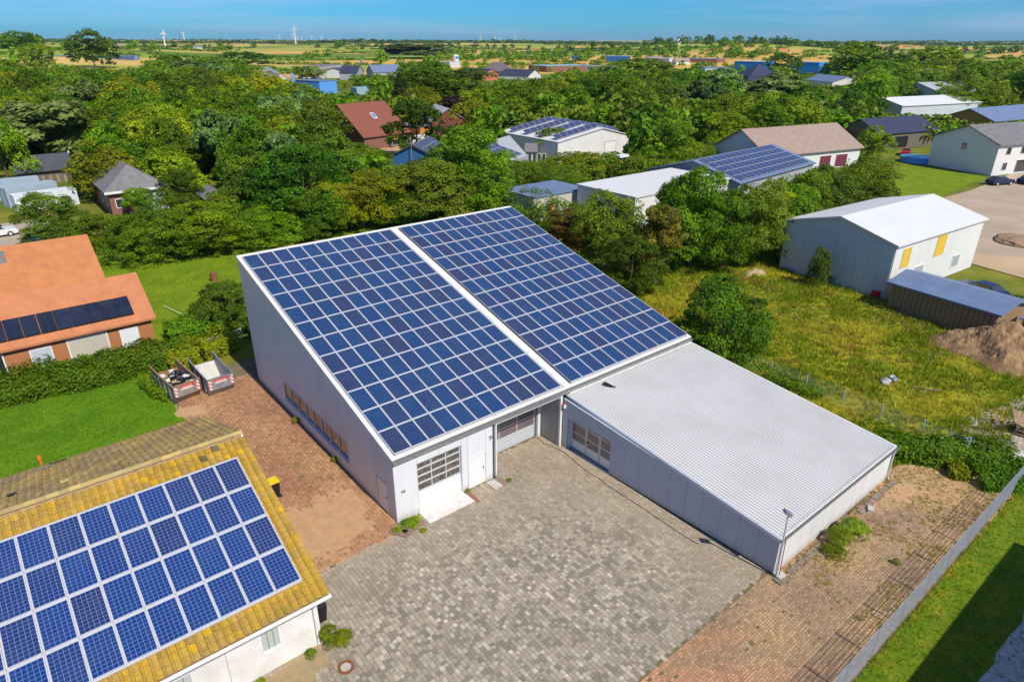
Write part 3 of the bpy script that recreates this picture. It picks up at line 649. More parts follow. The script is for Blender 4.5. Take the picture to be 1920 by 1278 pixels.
EB=3.95; RL=11.72
rfz=lambda v: hz(v)
hr=empty('roof',(0,-4.9,2.8)); hr.parent=house; hr.rotation_euler=(HA,0,0); HSL=math.hypot(8.85,3.0)
RZE=3.02; RA=math.atan((5.8-RZE)/(RL-EB)); RSL=math.hypot(RL-EB,5.8-RZE)
MB().box(HX0,-5.66,0.05,HSL-.02,-0.16,-0.03).build('roof_deck',MAT['wood'],hr)
MB().box(-5.665,-5.60,0.02,HSL-.02,-0.18,-0.005).build('verge_board',MAT['white'],hr)
MB().prism([(-0.13,-0.02),(-0.13,-0.12),(-0.02,-0.15),(0.0,-0.03),(-.02,-.03),(-0.03,-0.12),(-0.11,-0.10),(-0.11,-0.02)],HX0,-5.58,'x').build('gutter',MAT['white'],hr)
# tile: interlocking pan with one roll
TW,TG=0.30,0.335
prof=[(0.0,0.006),(0.022,0.045),(0.06,0.070),(0.098,0.045),(0.122,0.006),(0.20,-0.004),(0.27,0.0),(0.296,0.006)]
def tile_arrays(ox,oy,dz,skew=0):
    k=len(prof); V=[]
    for y,zl in ((0.0,0.045),(TG+0.03,0.004)):
        for x,z in prof: V.append((ox+x+skew*(y),oy+y,z+zl+dz))
    for x,z in prof: V.append((ox+x,oy+.004,z+dz-.002))
    F=[(i,i+1,k+i+1,k+i) for i in range(k-1)]+[(2*k+i,2*k+i+1,i+1,i) for i in range(k-1)]
    return V,F
rt=random.Random(5)
from mathutils import noise as mnoise
def tcol(x,y,rear):
    n=mnoise.noise(Vector((x*.5,y*.5,9)))+rt.uniform(-.35,.35)
    if rear:
        a,b=(0.42,0.29,0.085),(0.30,0.22,0.11); t=max(0,min(1,.5+n*.8)); k=rt.uniform(.75,1.2)
    else:
        a,b=(0.48,0.295,0.035),(0.33,0.22,0.06); t=max(0,min(1,.36+n*.8)); k=rt.uniform(.86,1.12)
        r=rt.random()
        if r<0.05: a=(0.60,0.35,0.01); t=.2
        elif r<0.056: a=(0.52,0.44,0.30); t=0
        elif r<0.09: a=(0.16,0.12,0.06); t=0
    return tuple((a[i]*(1-t)+b[i]*t)*k for i in range(3))
tiles=[]
ncol=int((-5.60-HX0)/TW); nrow=int(HSL/TG)
AX1,AX0=-6.33,-6.33-12*1.03     # array extent in u
for r in range(nrow):
    for c in range(ncol):
        x=-5.60-(c+1)*TW; y=0.03+r*TG
        if x+TW<AX1-.45 and 1.25<y and y+TG<7.55: continue   # fully under the panels
        tiles.append((x,y,rt.uniform(-.004,.006)))
def dcam(t): 
    v=Vector((t[0]+.15,-4.9+t[1]*math.cos(HA),2.8+t[1]*math.sin(HA))); q=pix(v); return (v-CAM).length+(100 if not(-20<q[0]<1940 and q[1]<1290) else 0)
tiles.sort(key=dcam)
tV,tF=tile_arrays(0,0,0); tc_={}
for k in range(30):
    cc=tcol(k*2.3,k*.7,False)
    if k<28 and (cc[0]<.3 or cc[2]>.1): cc=(.44,.275,.035)
    tc_[k]=np_mesh('roof_tile',tV,tF,MAT['tile'],colr=[cc]*len(tF))
for t in tiles[:300]: link('roof_tile',tc_[rt.randrange(30)],hr,(t[0],t[1],t[2]))
V=[];F=[];C=[]
for t in tiles[300:]:
    v,f=tile_arrays(*t); b=len(V); V+=v; F+=[tuple(i+b for i in q) for q in f]; C+=[tcol(t[0],t[1],False)]*len(f)
tag(link('roof_tiles',np_mesh('roof_tiles',V,F,MAT['tile'],colr=C),hr),kind='stuff')
# rear slope
rr=empty('rear_roof',(0,RL,RZE)); rr.parent=house; rr.rotation_euler=(-RA,0,math.pi) if False else (RA,0,math.pi)
# local x runs towards -u here, so mirror: u = -x
MB().box(5.66,-HX0,0.05,RSL-.02,-0.16,-0.03).build('roof_deck',MAT['wood'],rr)
V=[];F=[];C=[]
for r in range(int(RSL/TG)):
    for c in range(ncol):
        x=5.60+c*TW; y=0.03+r*TG; v,f=tile_arrays(x,y,rt.uniform(-.005,.008)); b=len(V); V+=v; F+=[tuple(i+b for i in q) for q in f]; C+=[tcol(x,y,True)]*len(f)
tag(link('roof_tiles',np_mesh('roof_tiles',V,F,MAT['tile'],colr=C),rr),kind='stuff')
# ridge caps
rc=MB().prism([(-.12,-.05),(-.08,.05),(0,.085),(.08,.05),(.12,-.05)],0,0.40,'x')
rcm=rc.mesh('ridge_tile',M('ridge_tile_lichen',(0.46,0.32,0.07),0.95,0,(0.40,0.33,0.20),6,0.8,bump=0.6,obvar=0.2))
for i in range(42): link('ridge_tile',rcm,house,(-5.98-i*0.385,EB,5.86+(i%2)*.006))
# solar array on the house
H_PANEL=panelmat('house_solar_cells',(0.009,0.040,0.175),(0.018,0.030,0.105),(0.17,0.25,0.45),0.155,0.1555,6,10,0.035,0.05,0.0058,0.15)
hp=MB(); hp.mat(0).box(0.035,0.965,0.03,1.61,0.0,0.032); hp.mat(1).box(0,1.0,0,0.03,-0.005,0.038).box(0,1.0,1.61,1.64,-0.005,0.038).box(0,0.035,0.03,1.61,-0.005,0.038).box(0.965,1.0,0.03,1.61,-0.005,0.038)
hpm=hp.mesh('solar_panel',[H_PANEL,PFR])
ay0=(-3.93+4.9)/math.cos(HA)
for i in range(12):
    for j in range(4): link('solar_panel',hpm,hr,(AX1-(i+1)*1.03+.03,ay0+j*1.735+.03,0.115))
m=MB()
for j in range(5): y=ay0+j*1.735-.045; m.box(AX0,AX1,y,y+.07,0.055,0.118)
for i in range(13): x=AX1-i*1.03-.0; m.box(x+.004,x+.028,ay0+.03,ay0+4*1.735-.06,0.055,0.118)
m.build('mounting_rails',PFR,hr)
# rear-slope details (placed by their seat on the roof)
def on_rear(x,y,off=0.05):
    # photo point -> local coords on rear slope
    d=ray(x,y); n=Vector((0,math.sin(RA),math.cos(RA))); p0=Vector((0,EB,5.8+off)); t=(p0-CAM).dot(n)/d.dot(n); P=CAM+d*t; return P
P=on_rear(80,877); MB().cyl((P.x,P.y,P.z-.05),(P.x,P.y,P.z+.40),0.055,0.055,10).cyl((P.x,P.y,P.z+.40),(P.x,P.y,P.z+.52),0.095,0.085,10).cyl((P.x,P.y,P.z+.52),(P.x,P.y,P.z+.60),0.06,0.03,10).build('vent_pipe',MAT['orange_pl'],house)
n=Matrix.Rotation(-RA,3,'X')
P=on_rear(85,880,0.1); MB().obox(P,(0.75,0.35,0.02),n).build('lead_flashing',MAT['zinc'],house)
P=on_rear(110,869,0.1); MB().obox(P,(0.75,0.16,0.02),n).build('roof_patch',MAT['black'],house)
P=on_rear(122,905,0.1); MB().obox(P,(0.30,0.36,0.05),n).build('replacement_tile',M('pale_yellow_tile',(0.62,0.47,0.20),0.8),house)
P=on_rear(23,931,0.1); MB().obox(P,(0.34,0.4,0.03),n).obox(P+Vector((.12,-.15,.03)),(0.16,0.12,0.03),n).build('roof_patch',MAT['black'],house)

# ================================================================== YARD THINGS
# manhole cover
P=Vector((-5.83,-6.1,0)); mh=empty('manhole_cover',(P.x,P.y,0.02),0,'round rusty cast iron manhole cover with concrete centre set in the paving','manhole cover')
m=MB(); N=32
for r0,r1,z in ((0.20,0.34,0.012),):
    P0=[(r0*math.cos(2*math.pi*i/N),r0*math.sin(2*math.pi*i/N),z) for i in range(N)]+[(r1*math.cos(2*math.pi*i/N),r1*math.sin(2*math.pi*i/N),z) for i in range(N)]+[(r1*math.cos(2*math.pi*i/N),r1*math.sin(2*math.pi*i/N),-.01) for i in range(N)]
    m.add(P0,[(i,N+i,N+(i+1)%N,(i+1)%N) for i in range(N)]+[(N+i,2*N+i,2*N+(i+1)%N,N+(i+1)%N) for i in range(N)])
m.build('iron_ring',MAT['rust'],mh); MB().cyl((0,0,-.01),(0,0,0.008),0.2,0.2,28).build('centre',MAT['concrete'],mh)
m=MB()
for i in range(16): a=2*math.pi*i/16; m.cyl((.27*math.cos(a),.27*math.sin(a),0.012),(.27*math.cos(a),.27*math.sin(a),0.018),0.018,0.018,6)
m.build('studs',MAT['black'],mh)
# apron, curbs, gratings
m=MB(); m.prism([(1.30,0.12),(4.10,0.12),(4.16,-1.02),(1.30,-1.02)],0.0,0.07,'z'); o=m.build('concrete_apron',MAT['concrete_pale']); tag(o,'smooth pale concrete apron in front of the glazed garage door','concrete slab')
o=empty('stone_strip',(4.22,-0.03,0),0,'short strip of red clinker bricks beside the garage apron','brick strip')
for i in range(5):
    for j in range(2): MB().box(0.02+j*.11,0.12+j*.11,-1.15+i*.22,-0.945+i*.22,0.0,0.055+.004*((i+j)%2)).build('brick',MAT['redbrick'],o,rot=(0,0,R(-3)))
cb=empty('planting_curb',(-0.35,-0.1,0),0,'L-shaped red-brown curb stones round the grassy corner of the hall','curb')
def stone(p,name='curb_stone',mat=MAT['redbrown'],par=None,a=(0,0),b=(1,0),w=.2,h=.09):
    m=MB(); m.bar((a[0],a[1],h/2),(b[0],b[1],h/2),w,h); return m.build(name,mat,par)
pts=[(-0.55,-0.15),(-0.28,-0.75),(0.05,-1.15),(0.62,-0.98),(1.18,-0.80)]
w0=[(-0.62,-0.30),(-0.10,-1.12)]
for a,b in (((-.62+.35,-.25+.1),(-.36+.35,-.68+.1)),((-.35+.35,-.70+.1),(-.09+.35,-1.12+.1)),((0.0+.35,-1.02+.1),(.52+.35,-.86+.1)),((.54+.35,-.855+.1),(1.15+.35,-.68+.1))): stone(None,par=cb,a=a,b=b)
dg=empty('drain_grate',(0.02,-0.72,0.03),R(15),'small black drain grate beside the corner curb','drain')
for i in range(5): MB().box(-.12+i*.055,-.09+i*.055,-.12,.12,0,.03).build('grate_bar',MAT['black'],dg)
sb=empty('door_step_slab',(5.9,-0.5,0),R(3),'worn concrete slab beside the pale wall end and downpipe','slab')
MB().box(-.30,.25,-.42,.38,0,.07).build('slab',MAT['concrete'],sb); o=MB().box(.28,.62,-.45,.25,0.0,.05).build('kerb_block',MAT['redbrown'],sb)
# rain water block at annex corner
o=empty('splash_block',(11.95,-14.35,0),R(-8),'weathered concrete splash block at the foot of the annex corner pipe','concrete block')
MB().box(-.45,.30,-.30,.12,0,.09).build('lower_block',M('mossy_concrete',(0.26,0.23,0.16),0.95,0,(0.14,0.12,0.08),4,.6,bump=.5),o); MB().box(-.25,.22,-.10,.30,.092,.17).build('upper_block',MAT['concrete'],o)
ks=empty('old_kerb',(11.5,-14.4,0),0,'broken row of grey kerb stones along the sunny annex wall','kerb')
kr=random.Random(3)
for i in range(13):
    x=1.0+i*0.86
    if i in (7,): continue
    MB().box(x,x+.80,-.18+kr.uniform(-.03,.03),.12+kr.uniform(-.03,.03),0,.045+kr.uniform(0,.03)).build('kerb_stone',M('kerb_grey',(0.27,0.22,0.18),0.95,0,(0.17,0.14,0.11),5,.6,bump=.5),ks)
o=MB().obox((20.0,-14.75,.10),(.42,.30,.2),Matrix.Rotation(R(25),3,'Z')).build('loose_stone',MAT['concrete']); tag(o,'loose grey stone block lying beside the old kerb of the annex','stone')
# cable on the yard
cbl=[(10.85,1.58),(10.73,0.78),(10.92,.2),(11.01,-0.1),(11.04,-0.76),(10.95,-1.52),(10.82,-2.32),(10.78,-3.0),(10.80,-3.6),(10.83,-3.95),(10.74,-4.3),(10.75,-5.2),(10.76,-6.4),(10.74,-8),(10.72,-9.6),(10.80,-10.6)]
o=MB().tube([(x,y,0.035) for x,y in cbl],0.016,6).build('black_cable',MAT['rubber']); tag(o,'thin black cable lying on the paving along the annex','cable')
# siren on annex wall
P=(11.40,-0.20,2.95); s=empty('alarm_siren',P,0,'small white alarm siren with red flash lamp on the annex corner','siren')
MB().box(-.11,0.04,-.07,.07,-.16,.08).build('housing',MAT['white'],s); MB().cyl((-.04,0,.08),(-.04,0,.17),.075,.055,12).build('lamp',MAT['red'],s)
# membrane patch on annex roof
def on_annex(x,y,off=0.03):
    d=ray(x,y); n=Vector((0,-math.sin(AA),math.cos(AA))); p0=Vector((0,AF,AZF+off)); t=(p0-CAM).dot(n)/d.dot(n); return CAM+d*t
pp=[on_annex(*q) for q in ((1129,719),(1134,715),(1141,718),(1156,725),(1143,724),(1138,723))]
m=MB(); m.add([p for p in pp]+[p+Vector((0,0,.03)) for p in pp],[(6,7,8,9,10,11)]+[(i,(i+1)%6,6+(i+1)%6,6+i) for i in range(6)]); o=m.build('roofing_felt_scrap',MAT['black']); tag(o,'torn black roofing felt scrap lying on the annex roof','felt scrap')
# light mast at annex corner
lm=empty('light_mast',(11.78,-14.20,0),0,'slim grey light mast with tilted floodlight at the annex corner','light')
MB().cyl((0,0,0.1),(-0.32,-0.05,3.85),0.045,0.035,10).build('pole',MAT['galv'],lm); MB().obox((-0.40,-0.05,4.0),(0.40,0.26,0.14),Matrix.Rotation(R(-30),3,'Z')@Matrix.Rotation(R(35),3,'Y')).build('lamp_head',MAT['steel_grey'],lm)
MB().tube([(-.2,0,3.9),(-.08,-.02,3.8),(.02,0,3.83)],.012,5).build('cable',MAT['rubber'],lm)
MB().tube([(.10,-.02,2.2),(.13,-.05,.2)],.02,6).build('red_cable',M('red_brown_cable',(0.25,0.05,0.04),.5),lm)
# wheelie bins
def bin_(P,rz_,body,lid,label):
    b=empty('wheelie_bin',(P[0],P[1],0),rz_,label,'bin')
    m=MB(); z0,z1=.08,.98; V=[]
    for s,z in ((.20,z0),(.27,z1)): V+=[(-s,-s*1.1,z),(s,-s*1.1,z),(s,s*1.1,z),(-s,s*1.1,z)]
    m.add(V,[(3,2,1,0),(4,5,6,7),(0,1,5,4),(1,2,6,5),(2,3,7,6),(3,0,4,7)]); m.build('body',body,b)
    m=MB().prism([(-.30,1.0),(-.26,1.06),(.20,1.10),(.33,1.04),(.33,.99),(-.30,.985)],-.29,.29,'x'); m.build('lid',lid,b)
    MB().cyl((-.29,.33,1.02),(.29,.33,1.02),.018).build('handle',body,b)
    for s in(-1,1): MB().cyl((s*.2,.24,.1),(s*.27,.24,.1),.1,.1,12).build('wheel',MAT['rubber'],b)
bin_((-4.05,6.15),R(-90),MAT['black'],MAT['yellow'],'black wheelie bin with bright yellow lid behind the tiled gable')
bin_((-5.66,-3.30),R(90),MAT['black'],M('dark_lid',(0.03,.035,.045),.5),'dark wheelie bin under the tiled roof corner by the yard')

# ================================================================== SKIPS
STEEL1=M('skip_steel_worn',(0.34,0.35,0.33),0.6,0.3,(0.20,0.13,0.08),1.6,0.7); STEEL2=M('skip_steel_grey',(0.30,0.33,0.35),0.55,0.3,(0.20,0.21,0.21),1.2,0.6)
def stripe_mat():
    m,n,l,b=_new('hazard_stripes'); t=n.new('ShaderNodeTexCoord'); sp=n.new('ShaderNodeSeparateXYZ'); l.new(t.outputs['Object'],sp.inputs[0])
    a=n.new('ShaderNodeMath'); a.operation='ADD'; l.new(sp.outputs[0],a.inputs[0]); l.new(sp.outputs[2],a.inputs[1]); d=n.new('ShaderNodeMath'); d.operation='DIVIDE'; l.new(a.outputs[0],d.inputs[0]); d.inputs[1].default_value=.26
    f=n.new('ShaderNodeMath'); f.operation='FRACT'; l.new(d.outputs[0],f.inputs[0]); g=n.new('ShaderNodeMath'); g.operation='GREATER_THAN'; g.inputs[1].default_value=.5; l.new(f.outputs[0],g.inputs[0])
    l.new(mixc(n,l,(.75,.03,.03),(.8,.8,.8),g.outputs[0]),b.inputs['Base Color']); b.inputs['Roughness'].default_value=.4; return m
STRIPE=stripe_mat()
def skip(loc,rz_,label,steel,inner,rim,L=3.7,W=1.75,H=1.45,kink=0.55):
    s=empty('skip_container',(loc[0],loc[1],0.02),rz_,label,'skip')
    # local: front (towards camera) at y=0, back at y=L ; profile (y,z)
    prof=[(0.45,0.0),(0.0,kink),(0.0,H-.10),(L,H+.15),(L-.1,H-.25),(L-1.0,0.0)]
    t=.05
    for x0,x1 in ((-W/2,-W/2+t),(W/2-t,W/2)):
        m=MB().prism([(0.45,0.0),(0.0,kink),(0.0,H-.08),(L*.5,H+.02),(L,H+.30),(L-.15,H-.35),(L-1.0,0.0)],x0,x1,'x'); m.build('side_wall',steel,s)
    MB().box(-W/2+t,W/2-t,0.0,t,kink,H-.08).build('front_wall',steel,s)
    m=MB(); m.bar((0,0.03,kink),(0,.47,0.02),W-2*t,.05) if False else None
    m=MB(); m.add([(-W/2+t,0.0,kink),(W/2-t,0.0,kink),(W/2-t,.45,0),(-W/2+t,.45,0),(-W/2+t,0.05,kink),(W/2-t,0.05,kink),(W/2-t,.48,.05),(-W/2+t,.48,.05)],[(0,3,2,1),(4,5,6,7),(0,1,5,4),(2,3,7,6)]); m.build('lower_front',steel,s)
    MB().box(-W/2+t,W/2-t,.48,L-1.0,0.02,.06).build('floor',inner,s)
    m=MB(); m.add([(-W/2+t,L-1.0,0.02),(W/2-t,L-1.0,.02),(W/2-t,L-.12,H-.35),(-W/2+t,L-.12,H-.35),(-W/2+t,L-1.05,0.06),(W/2-t,L-1.05,.06),(W/2-t,L-.18,H-.35),(-W/2+t,L-.18,H-.35)],[(0,3,2,1),(4,5,6,7),(2,3,7,6)]); m.build('sloping_back',inner,s)
    m=MB(); m.bar((-W/2-.02,0.02,H-.06),(W/2+.02,0.02,H-.06),.09,.07)
    for sx in(-1,1):
        m.bar((sx*W/2,0,H-.06),(sx*W/2,L*.5,H+.04),.08,.07).bar((sx*W/2,L*.5,H+.04),(sx*W/2,L,H+.32),.08,.07)
    m.build('rim',rim,s)
    m=MB()
    for sx in(-1,1):
        for y in (.7,1.5,2.3): m.box(sx*(W/2+.05),sx*W/2,y,y+.07,.25,H-.05)
    m.build('side_ribs',steel,s)
    for sx in(-1,1): MB().box(sx*(W/2-.05)-.09*(sx>0)*2,sx*(W/2-.05)-.09*(sx>0)*2+.18,-.012,-.002,kink+.06,H-.16).build('warning_stripe',STRIPE,s)
    sg=MB().box(-.42,.48,-.014,-.003,H-.36,H-.16).build('sign_plate',MAT['red'],s)
    m=MB(); q=random.Random(4); x=-.33
    for k in range(9):
        w=.05; m.box(x,x+.016,-.020,-.0145,H-.32,H-.22); 
        if k%2: m.box(x+.017,x+w,-.020,-.0145,H-.24,H-.22)
        else: m.box(x+.017,x+w,-.020,-.0145,H-.28,H-.262)
        if k%3: m.box(x+w-.012,x+w+.004,-.020,-.0145,H-.32,H-.285)
        x+=.078
    m.build('sign_lettering',MAT['white'],sg)
    MB().box(-.42,.40,-.014,-.003,H-.45,H-.365).build('sign_strip',MAT['white'],s)
    return s
s1=skip((-4.74,19.95),R(9),'worn rusty skip heaped with bin bags and rubbish, left of the two by the hedge',STEEL1,MAT['rust'],M('rusty_rim',(0.36,0.22,0.11),.8,0,(0.22,0.12,0.06),5,.6))
s2=skip((-2.65,19.45),R(4),'grey skip almost empty with an orange box inside, right of the two by the hedge',STEEL2,M('chalky_inner',(0.55,0.54,0.50),.9,0,(0.40,0.39,0.36),2,.6),STEEL2)
# rubbish in the first skip
def blob(name,c,r,mat,parent=None,seed=0,sz=.7,label=None,cat=None,rough=.35,nu=14,nv=9,group=None):
    m=MB().sphere((0,0,0),r,nu,nv,sz); me=m.mesh(name,mat); q=Vector((seed*1.7,seed*.9,0))
    for v in me.vertices: v.co*=1+rough*mnoise.noise(v.co/r*1.4+q)+rough*.4*mnoise.noise(v.co/r*4+q)
    o=link(name,me,parent,c); 
    if label: tag(o,label,cat,group)
    return o
BAG=M('bin_bag',(0.012,0.013,0.022),0.3); WB=M('white_sack',(0.62,0.62,0.60),.7,0,(.45,.44,.42),5,.6); CARD=M('cardboard',(0.40,0.27,0.13),.9,0,(.3,.2,.1),5,.5)
def inskip(s,x,y,z): 
    c,sn=math.cos(s.rotation_euler.z),math.sin(s.rotation_euler.z); return (s.location.x+x*c-y*sn,s.location.y+x*sn+y*c,z)
o=blob('rubble_fill',(0,1.7,.45),1.0,M('mixed_debris',(0.22,0.2,0.17),.95,0,(0.42,0.38,.32),6,.9,bump=.8),None,3,.75); o.location=inskip(s1,0,1.6,.50); o.scale=(.80,1.35,.75); o.rotation_euler=(0,0,R(9)); tag(o,'mixed debris filling the rusty left skip','debris',kind='stuff')
q=random.Random(12)
spots=[(-.45,.6,1.12,.34,BAG),(-.05,.55,1.1,.30,BAG),(.1,1.1,1.2,.30,BAG),(.45,1.0,1.15,.26,BAG),(.2,2.1,1.3,.36,BAG),(-.2,1.6,1.22,.26,BAG),(.55,1.75,1.2,.25,BAG)]
for i,(x,y,z,r,mt) in enumerate(spots): blob('bin_bag',inskip(s1,x,y,z),r,mt,None,i,.62,'shiny black bin bag heaped in the rusty left skip','bag',.4,group='black bags in the left skip')
for i,(x,y,z,r) in enumerate([(-.62,2.35,1.35,.26),(-.5,1.75,1.2,.2),(.5,1.35,1.25,.24),(.62,.62,1.1,.18),(.1,2.6,1.35,.2)]): blob('white_sack',inskip(s1,x,y,z),r,WB,None,i+20,.6,'crumpled white sack among the rubbish in the rusty left skip','sack',.5,group='white sacks in the left skip')
for i,(x,y,z,w,h,a) in enumerate([(-.3,1.15,1.2,.4,.3,30),(-.1,.95,1.25,.3,.2,70),(.0,1.9,1.35,.6,.12,10),(.3,.6,1.22,.25,.1,50)]):
    o=MB().obox((0,0,0),(w,h,.06),Matrix.Rotation(R(a),3,'Z')@Matrix.Rotation(R(25),3,'X')).build('board_piece',[CARD,MAT['wood'],M('green_sheet',(.3,.38,.33),.6),CARD][i],None,inskip(s1,x,y,z)); tag(o,['torn brown cardboard piece lying on the rubbish in the rusty skip','short wooden board among rubbish in the rusty skip','pale green sheet sticking up at the back of the rusty skip','small cardboard scrap by the front rim of the rusty skip'][i],'board')
o=MB().obox((0,0,0),(.5,.42,.26),Matrix.Rotation(R(35),3,'Z')@Matrix.Rotation(R(20),3,'X')).build('cardboard_box',M('yellow_box',(.62,.36,.08),.8),None,inskip(s2,.25,1.15,.55)); tag(o,'orange-brown box lying in the grey right skip','box')
o=MB().obox((0,0,0),(.6,.5,.2),Matrix.Rotation(R(50),3,'Z')).build('red_crate',M('red_crate',(.45,.06,.03),.6),None,inskip(s2,.30,1.35,.35)); tag(o,'flat red crate under the orange box in the grey right skip','crate')
blob('white_sack',inskip(s2,-.25,.95,.30),.28,WB,None,44,.5,'pale sack slumped in the grey right skip','sack')

# ================================================================== FENCES
fence=empty('mat_fence',(0,-18.95,0),0,'long galvanised double-wire mesh fence along the right edge of the paving','fence')
m=MB(); FH=1.63
for i in range(50): x=.025+i*.05; m.box(x-.0024,x+.0024,-.0024,.0024,0.06,FH)
for k in range(9): z=.08+k*.193; m.box(0,2.5,-.012,-.005,z-.003,z+.003).box(0,2.5,.005,.012,z-.003,z+.003)
fm=m.mesh('fence_panel',MAT['galv']); pmh=MB().box(-.03,.03,.015,.055,0,FH+.03).mesh('fence_post',M('post_dark',(.10,.14,.22),.5,.3))
for i in range(10):
    x=5.9+i*2.52; link('fence_panel',fm,fence,(x,0,0)); link('fence_post',pmh,fence,(x,0,0))
link('fence_post',pmh,fence,(5.9+10*2.52,0,0))
wf=empty('wire_fence',(29.3,0,0),0,'old chain-link wire fence on grey posts between annex and meadow','fence')
pm2=MB().cyl((0,0,0),(0,0,1.45),.045,.04,8).mesh('fence_post',MAT['galv'])
ys=[2.0,-.6,-3.2,-5.9,-8.55,-11.0,-13.5,-16.0]
for y in ys: link('fence_post',pm2,wf,(0,y,0))
m=MB()
for z in (.35,.85,1.38): m.bar((0,2.0,z),(0,-16,z),.006,.006)
y=-16.0
while y<2.0:
    m.bar((0.0,y,.1),(0,y+1.28,1.38),.003,.003); m.bar((0.004,y+1.28,.1),(0.004,y,1.38),.003,.003); y+=.13
m.build('chain_link',MAT['galv'],wf)
gt=empty('field_gate',(0.2,27.6,0),R(10),'grey steel field gate half hidden in the hedge','gate')
MB().box(-2.2,-2.14,-.03,.03,0,1.15).box(1.2,1.26,-.03,.03,0,1.15).build('gate_post',MAT['galv'],gt)
for k in range(5): MB().box(-2.14,1.2,-.015,.015,.25+k*.2,.28+k*.2).build('rail',MAT['galv'],gt)

# ================================================================== MOUND, PALLETS, RUBBLE
def mound(name,c,rx,ry,h,mat,label,cat,seed=0,n=90):
    V=[];F=[];m_=n
    for j in range(n):
        for i in range(n):
            x=(i/(n-1)*2-1)*1.25; y=(j/(n-1)*2-1)*1.25; r=math.hypot(x,y); a=math.atan2(y,x)
            e=1+.12*math.sin(a*3+seed)+.1*math.sin(a*5+seed*2); t=max(0,1-r/e); nz=mnoise.noise(Vector((x*3+seed,y*3,seed)))*.16+mnoise.noise(Vector((x*8,y*8,seed)))*.07+mnoise.noise(Vector((x*22,y*22,seed)))*.035
            V.append((x*rx,y*ry,h*(t**.95+nz*min(1,t*3.5))-.03))
    for j in range(n-1):
        for i in range(n-1): a=j*n+i; F.append((a,a+1,a+n+1,a+n))
    o=link(name,np_mesh(name,V,F,mat,smooth=False),None,c); return tag(o,label,cat)
mound('soil_heap',(48.3,-12.6,0),4.9,4.7,2.7,MAT['soil'],'large brown heap of excavated soil at the meadow edge','soil heap',2)
mound('sand_heap',(50.2,11.2,0),2.2,1.0,.35,M('pale_sand',(.5,.36,.2),.95,0,(.35,.25,.14),3,.6),'low pale sand heap in the weeds below the trees','sand heap',5,36)
q=random.Random(6)
rb=empty('rubble_pile',(35.6,-9.1,0),0,'small pile of pale stones and a rag in the meadow','rubble')
for i in range(7): blob('stone',(q.uniform(-.7,.7),q.uniform(-.5,.5),q.uniform(.1,.35)),q.uniform(.16,.30),MAT['concrete'] if i%3 else MAT['steel_grey'],rb,i+60,.7)
o=MB().bar((36.1,-10.4,.12),(36.9,-11.9,.16),.12,.05).build('board',MAT['wood']); tag(o,'pale wooden board lying in the meadow grass beside the rubble','board')
pal=MB()
for y in (-.38,0,.38):
    for x in (-.5,0,.5): pal.box(x-.07,x+.07,y-.05,y+.05,.0,.08)
    pal.box(-.6,.6,y-.05,y+.05,.08,.10)
pb=pal.mesh('pallet_base',MAT['wood']); ps=MB().box(-.045,.045,-.4,.4,.10,.122).mesh('slat',MAT['wood'])
k=0
for i in range(10):
    x0=35.2+ (0 if i<7 else .5)+q.uniform(-.06,.06); y0=-17.3+(0 if i%2==0 else -1.25); z=.03+.135*(i//2)
    lab='wooden pallet in the leaning stack on the gravel'
    p=empty('wooden_pallet',(x0,y0,z),R(10+q.uniform(-5,5)),lab,'pallet','pallets stacked on the gravel'); link('pallet_base',pb,p)
    for s in range(8): link('slat',ps,p,(-.55+s*.157,0,0))
p=empty('wooden_pallet',(34.9,-16.9,.95),0,'tilted wooden pallet leaning on top of the pallet stack','pallet'); p.rotation_euler=(R(28),R(-22),R(30)); link('pallet_base',pb,p)
for s in range(8): link('slat',ps,p,(-.55+s*.157,0,0))
o=MB().obox((31.6,-18.35,.05),(1.7,1.0,.06),Matrix.Rotation(R(12),3,'Z')).build('concrete_slab',MAT['concrete_pale']); tag(o,'thin pale slab lying flat on the gravel by the fence end','slab')
o=MB().cyl((30.55,-17.3,0),(30.6,-17.3,.95),.04,.04,6).build('wooden_stake',MAT['wood']); tag(o,'short wooden stake standing beside the pale slab','stake')
blob('tarpaulin',(31.1,-15.4,.1),.65,M('blue_grey_tarp',(.16,.19,.26),.4,0,(.4,.42,.45),4,.6),None,71,.4,'crumpled blue-grey tarpaulin on the gravel behind the brambles','tarpaulin',.5)
for i in range(26):
    pass
m=MB()
for i in range(420):
    x=q.uniform(30,37); y=q.uniform(-18.5,-14.2); m.obox((x,y,.03),(q.uniform(.05,.16),q.uniform(.05,.14),q.uniform(.04,.1)),Matrix.Rotation(q.uniform(0,3),3,'Z'))
tag(m.build('gravel_stones',MAT['concrete_pale']),'loose pale stones scattered on the gravel','gravel',kind='stuff')
# oil drum
dm=empty('oil_drum',(4.12,44.4,0),0,'rusty red-brown oil drum standing on the back lawn','drum')
MB().cyl((0,0,0),(0,0,.95),.32,.32,18).build('body',MAT['rust'],dm)
for z in (.02,.32,.63,.93): MB().cyl((0,0,z-.015),(0,0,z+.015),.335,.335,18).build('hoop',MAT['rust'],dm)
o=empty('soccer_rail',(-1.0,38,0),0,'thin white pole frame lying in the grass beside the orange house','frame'); 
m=MB().tube([(0.1,-2.4,.25),(-.8,1.4,.3)],.03,6); m.build('pole',MAT['white'],o)
